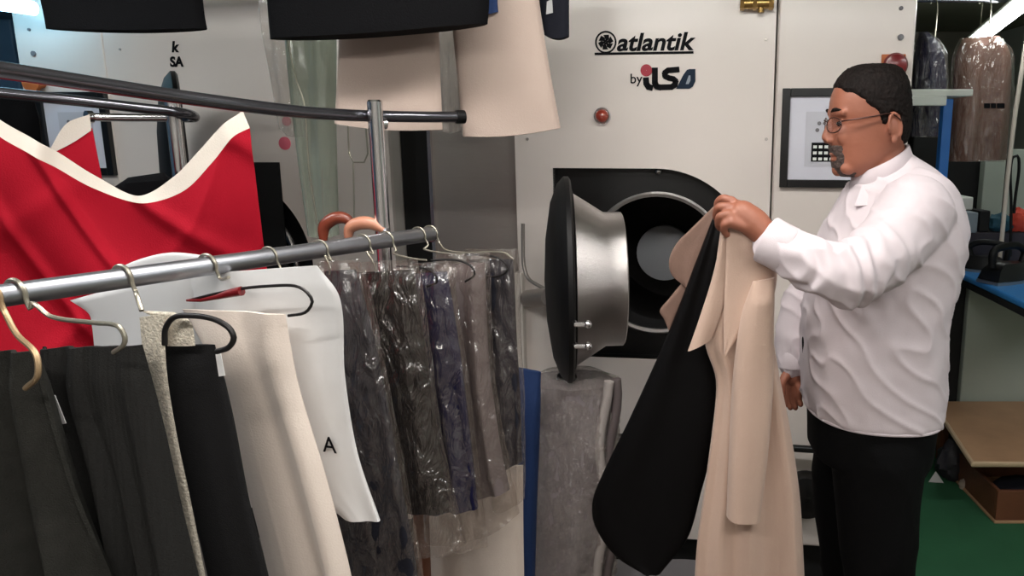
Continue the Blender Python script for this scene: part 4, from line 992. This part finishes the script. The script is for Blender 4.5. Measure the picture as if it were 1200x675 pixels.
# blue post with white shelf
bp = thing('blue_shelf_stand', (P(1106, 200, 3.3).x, 3.3, 0), 'blue steel post carrying a white shelf board right of the man', 'shelf stand')
x = P(1106.5, 160, 3.3).x; b = MB(); b.box((x-.02, 3.28, .008), (x+.02, 3.32, P(1106, 116, 3.3).z)); b.build('post', M['blue'], bp, False, .004)
za, zb_ = P(1100, 105, 3.28).z, P(1100, 113, 3.28).z
b = MB(); b.box((P(1062, 105, 3.3).x, 3.25, zb_), (P(1135, 105, 3.3).x, 3.55, za)); b.build('shelf', M['white'], bp, False, .004)
b = MB(); b.box((P(1062, 105, 3.3).x, 3.24, P(1100, 124, 3.26).z), (P(1104, 105, 3.3).x, 3.26, zb_)); b.build('shelf_front', M['white'], bp, False, .004)
# ironing table with blue cover
TZ = .93
tb_ = thing('ironing_table', onz(1170, 335, 0.0) if False else Vector((1.75, 3.4, 0)), 'work table with bright blue padded cover behind the man', 'table')
poly = [onz(x, y, TZ) for x, y in ((1111, 313), (1122, 318), (1160, 335), (1205, 356), (1250, 372), (1300, 330), (1200, 300), (1125, 302))]
b = MB(); b.prism(poly, Vector((0, 0, -.03))); b.build('blue_cover', M['bluecover'], tb_, False, .01)
b = MB(); ctr = sum(poly, Vector())/len(poly); b.prism([ctr+(p-ctr)*.97+Vector((0, 0, -.031)) for p in poly], Vector((0, 0, -.03))); b.build('table_board', M['blackmat'], tb_, False, .004)
fy = 3.56; b = MB(); b.box((P(1131, 400, fy).x, fy, .008), (2.6, 3.88, TZ-.062)); b.build('pedestal', M['wallgreen'], tb_, False, .006)
b = MB(); b.box((P(1112, 400, fy).x, fy+.03, .008), (P(1131, 400, fy).x-.002, 3.86, TZ-.062)); b.build('side_column', M['blackmat'], tb_, False, .004)
# things on the table
def lump(c, r, m, label, cat, name, seed, amp=.25, flat=True):
    b = MB(); b.ell((0, 0, 0), r, 28, 18)
    b.v = [Vector(c)+v*(1+amp*noise.noise(v.normalized()*2.2+Vector((seed, 0, 0)))+amp*.5*noise.noise(v.normalized()*6+Vector((seed, 3, 0)))) for v in b.v]
    z0 = c[2]-r[2]*.75; b.v = [Vector((v.x, v.y, max(v.z, z0))) for v in b.v]
    return tag(b.build(name, m, base=True), label, cat)
q = onz(1130, 302, TZ); lump((q.x, q.y, TZ+.075), (.085, .09, .095), mat('royal_blue_cloth', (34, 60, 170), .8, bump=(30, .4)), 'royal blue bundled cloth on the blue table beside the man', 'cloth', 'bundled_cloth', 2)
q = onz(1122, 312, TZ); lump((q.x+.01, q.y, TZ+.018), (.06, .05, .022), mat('cyan_cloth', (60, 180, 235), .6), 'bright cyan folded cloth at the left tip of the blue table', 'cloth', 'folded_cloth', 4)
def iron(px, py, label, k=1.0, rot=0):
    q = onz(px, py, TZ); R_ = Matrix.Rotation(rot, 3, 'Z'); t = thing('steam_iron', q, label, 'iron')
    sec = [(-.12, .05), (-.06, .055), (0, .05), (.06, .035), (.1, .018), (.125, .003)]
    def rg(z, s_): return [q+R_@Vector((x*k*s_, y*k*s_, z*k)) for x, y in sec]+[q+R_@Vector((x*k*s_, -y*k*s_, z*k)) for x, y in sec[::-1]]
    b = MB(); b.loft([rg(0, 1), rg(.012, 1)]); b.build('sole_plate', M['steel'], t)
    b = MB(); b.loft([rg(.013, .97), rg(.05, .85), rg(.075, .6)]); b.build('housing', M['black'], t)
    b = MB(); b.tube(spline([q+R_@Vector((x*k, 0, z*k)) for x, z in ((.05, .07), (.06, .11), (.02, .135), (-.05, .135), (-.1, .12), (-.1, .06))], 24), .014*k, 10); b.build('handle', M['rubber'], t)
iron(1150, 318, 'black steam iron on the blue table next to the bundled cloth', 1.0, 2.6)
iron(1184, 330, 'black steam iron nearer the right edge of the picture', 1.15, .4)
q = onz(1170, 300, TZ+.0); b = MB(); b.box((q.x-.02, q.y-.02, TZ), (q.x+.02, q.y+.02, TZ+.005)); 
sp_ = thing('lamp_stand', (q.x, q.y, TZ), 'thin dark stand rising from the table clutter at right', 'stand')
b = MB(); b.lathe([(.05, 0), (.05, .012), (.012, .02), (.006, .03), (.006, .55)], (q.x, q.y, TZ), (0, 0, 1), 20, True); b.build('pole', M['darkwire'], sp_)
b = MB(); b.tube(spline([P(x, y, q.y) for x, y in ((1154, 262), (1160, 257), (1168, 256), (1176, 259))], 12), .008, 8); b.build('white_arm', M['white'], sp_)
# shelf of boxes behind the table
sb = thing('low_shelf', P(1150, 275, 3.85), 'dark low shelf behind the blue table holding boxes', 'shelf'); sb.location.z = 0; ORG[sb.name].z = 0
x0, x1 = P(1110, 270, 3.7).x, P(1230, 270, 3.7).x; zs_ = P(1150, 272, 3.7).z
b = MB(); b.box((x0, 3.68, TZ+.001), (x1, 3.86, zs_)); b.build('body', mat('shelf_plum_grey', (52, 46, 54), .7), sb, False, .004)
def boxat(px0, px1, py0, py1, y, m, label, name='small_box', cat='box', dep=.1, z0=None):
    a = P(px0, py0, y); c = P(px1, py1, y); b = MB(); zl = c.z if z0 is None else z0
    b.box((a.x, y, zl), (c.x, y+dep, a.z)); o = b.build(name, m, None, False, .006, base=True); return tag(o, label, cat)
boxat(1125, 1146, 249, 262, 3.66, mat('pale_grey_box', (130, 142, 150), .5), 'pale grey box on the low shelf behind the table', z0=zs_+.001)
boxat(1149, 1160, 247, 262, 3.7, M['blackmat'], 'black box between the grey box and the teal cloth', z0=zs_+.001)
q = P(1172, 262, 3.72); lump((q.x, q.y, zs_+.04), (.06, .05, .05), mat('teal_cloth', (40, 84, 100), .8), 'teal bundled cloth on the low shelf', 'cloth', 'bundled_cloth', 8)
q = P(1195, 255, 3.72); lump((q.x, q.y, zs_+.05), (.055, .05, .062), mat('orange_red_cloth', (200, 66, 46), .7), 'orange red bundled cloth at the right edge of the low shelf', 'cloth', 'bundled_cloth', 9)
wb = boxat(1112, 1140, 231, 246, 4.0, M['white'], 'white tray on the black cupboard side behind the man', 'white_tray', 'tray', .15)
b = MB(); wz = wb.location.z; b.box((wb.location.x-.1, 3.995, wz-.03), (wb.location.x+.12, 4.2, wz)); tag(b.build('wall_bracket', M['blackmat'], None, False, base=True), 'black bracket under the white tray', 'bracket')

# low wooden table and drawer box
LZ = .29
lt = thing('low_table', (1.7, 3.2, 0), 'low wooden table with pale edge at the right', 'table')
poly = [onz(1094, 470, LZ), onz(1141, 541, LZ), onz(1260, 541, LZ), onz(1260, 470, LZ)]
b = MB(); b.prism(poly, Vector((0, 0, -.022))); b.build('table_top', M['wood'], lt, False, .005)
b = MB(); rim = [p+Vector((0, 0, -.011)) for p in (poly[0], poly[1], poly[2])]; b.tube([rim[0]+Vector((-.001, 0, 0)), rim[1]+Vector((-.001, -.001, 0)), rim[2]], .012, 8); b.build('edge_band', mat('pale_edge', (205, 178, 146), .5), lt)
for px, py in ((1108, 474), (1250, 474), (1250, 530)):
    q = onz(px, py, LZ); b = MB(); b.box((q.x-.02, q.y-.02, .008), (q.x+.02, q.y+.02, LZ-.022)); b.build('leg', M['wooddark'], lt, False, .003)
fl = onz(1166, 613, .008); yl = fl.y
bx = thing('drawer_box', (fl.x+.3, yl+.2, 0), 'open wooden box standing under the low table', 'box')
h = .148; x0 = fl.x; x1 = fl.x+.6; y0 = yl; y1 = yl+.42
b = MB(); b.box((x0, y0, .02), (x1, y0+.016, h)); b.build('front_board', M['wooddark'], bx, False, .003)
b = MB(); b.box((x0, y0+.016, .02), (x0+.016, y1, h)); b.box((x1-.016, y0+.016, .02), (x1, y1, h)); b.box((x0+.016, y1-.016, .02), (x1-.016, y1, h)); b.build('side_boards', M['wooddark'], bx, False, .003)
b = MB(); b.box((x0-.006, y0-.006, .008), (x1+.006, y1+.006, .02)); b.build('base_board', M['wood'], bx, False, .003)
b = MB(); b.ell((x0+.2, y0+.16, .07), (.15, .11, .05), 24, 14); b.v = [v+Vector((0, 0, .01*noise.noise(v*18))) for v in b.v]; tag(b.build('folded_cloth', M['slate']), 'dark cloth lying inside the open wooden box', 'cloth')
# crumpled bag and paper on the carpet
q = onz(1122, 568, 0); lump((q.x, q.y+.06, .084), (.075, .07, .1), mat('dark_bag', (62, 58, 66), .5, bump=(20, .4)), 'crumpled dark bag under the low table', 'bag', 'crumpled_bag', 12)
q = onz(1097, 567, 0); b = MB(); b.v = [q+Vector(p) for p in ((-.035, 0, .009), (.03, -.01, .009), (.035, .03, .009), (0, .015, .055))]; b.f = [(0, 1, 3), (1, 2, 3), (2, 0, 3), (0, 2, 1)]; tag(b.build('paper_scrap', M['whitebag'], None, False), 'white folded paper scrap on the green carpet', 'paper')
q = onz(1129, 575, 0); lump((q.x, q.y, .030), (.022, .018, .028), M['beige'], 'small beige crumpled paper beside the wooden box', 'paper', 'crumpled_paper', 15)

# far left: bluish room with a lit tube
a_, c_ = P(-90, -8, 2.62), P(40, 10, 2.62)
bt = thing('blue_lamp', (a_+c_)/2, 'bluish lit tube lamp in the upper left corner', 'lamp')
b = MB(); b.tube([a_, c_], .022, 14); b.build('tube', M['tubeblue'], bt)
b = MB(); b.tube([a_+Vector((0, 0, .042)), c_+Vector((0, 0, .042))], .018, 10); b.build('housing', M['white'], bt)
for k in (.2, .8):
    b = MB(); q = a_.lerp(c_, k); b.tube([q+Vector((0, 0, .05)), Vector((q.x, q.y, 2.35))], .004, 6); b.build('suspension_wire', M['wire'], bt)
b = MB(); b.box((P(-90, 100, 3.4).x, 3.4, 0), (P(24, 100, 3.4).x, 3.5, P(0, 22, 3.4).z)); tag(b.build('blue_cupboard', M['wallblue'], None, False, .01, base=True), 'cupboard with blue light in its colour behind the rails at the left edge', 'cupboard')
b = cloth([(-40, 112), (-45, 150), (-45, 300)], [(40, 118), (47, 150), (50, 300)], P(0, 150, 2.3), YN, .08, ripple(99, 1.2, .01), 24, 20); tag(b.build('dark_garment', M['blackcloth']), 'dark garment left of the left display', 'garment')
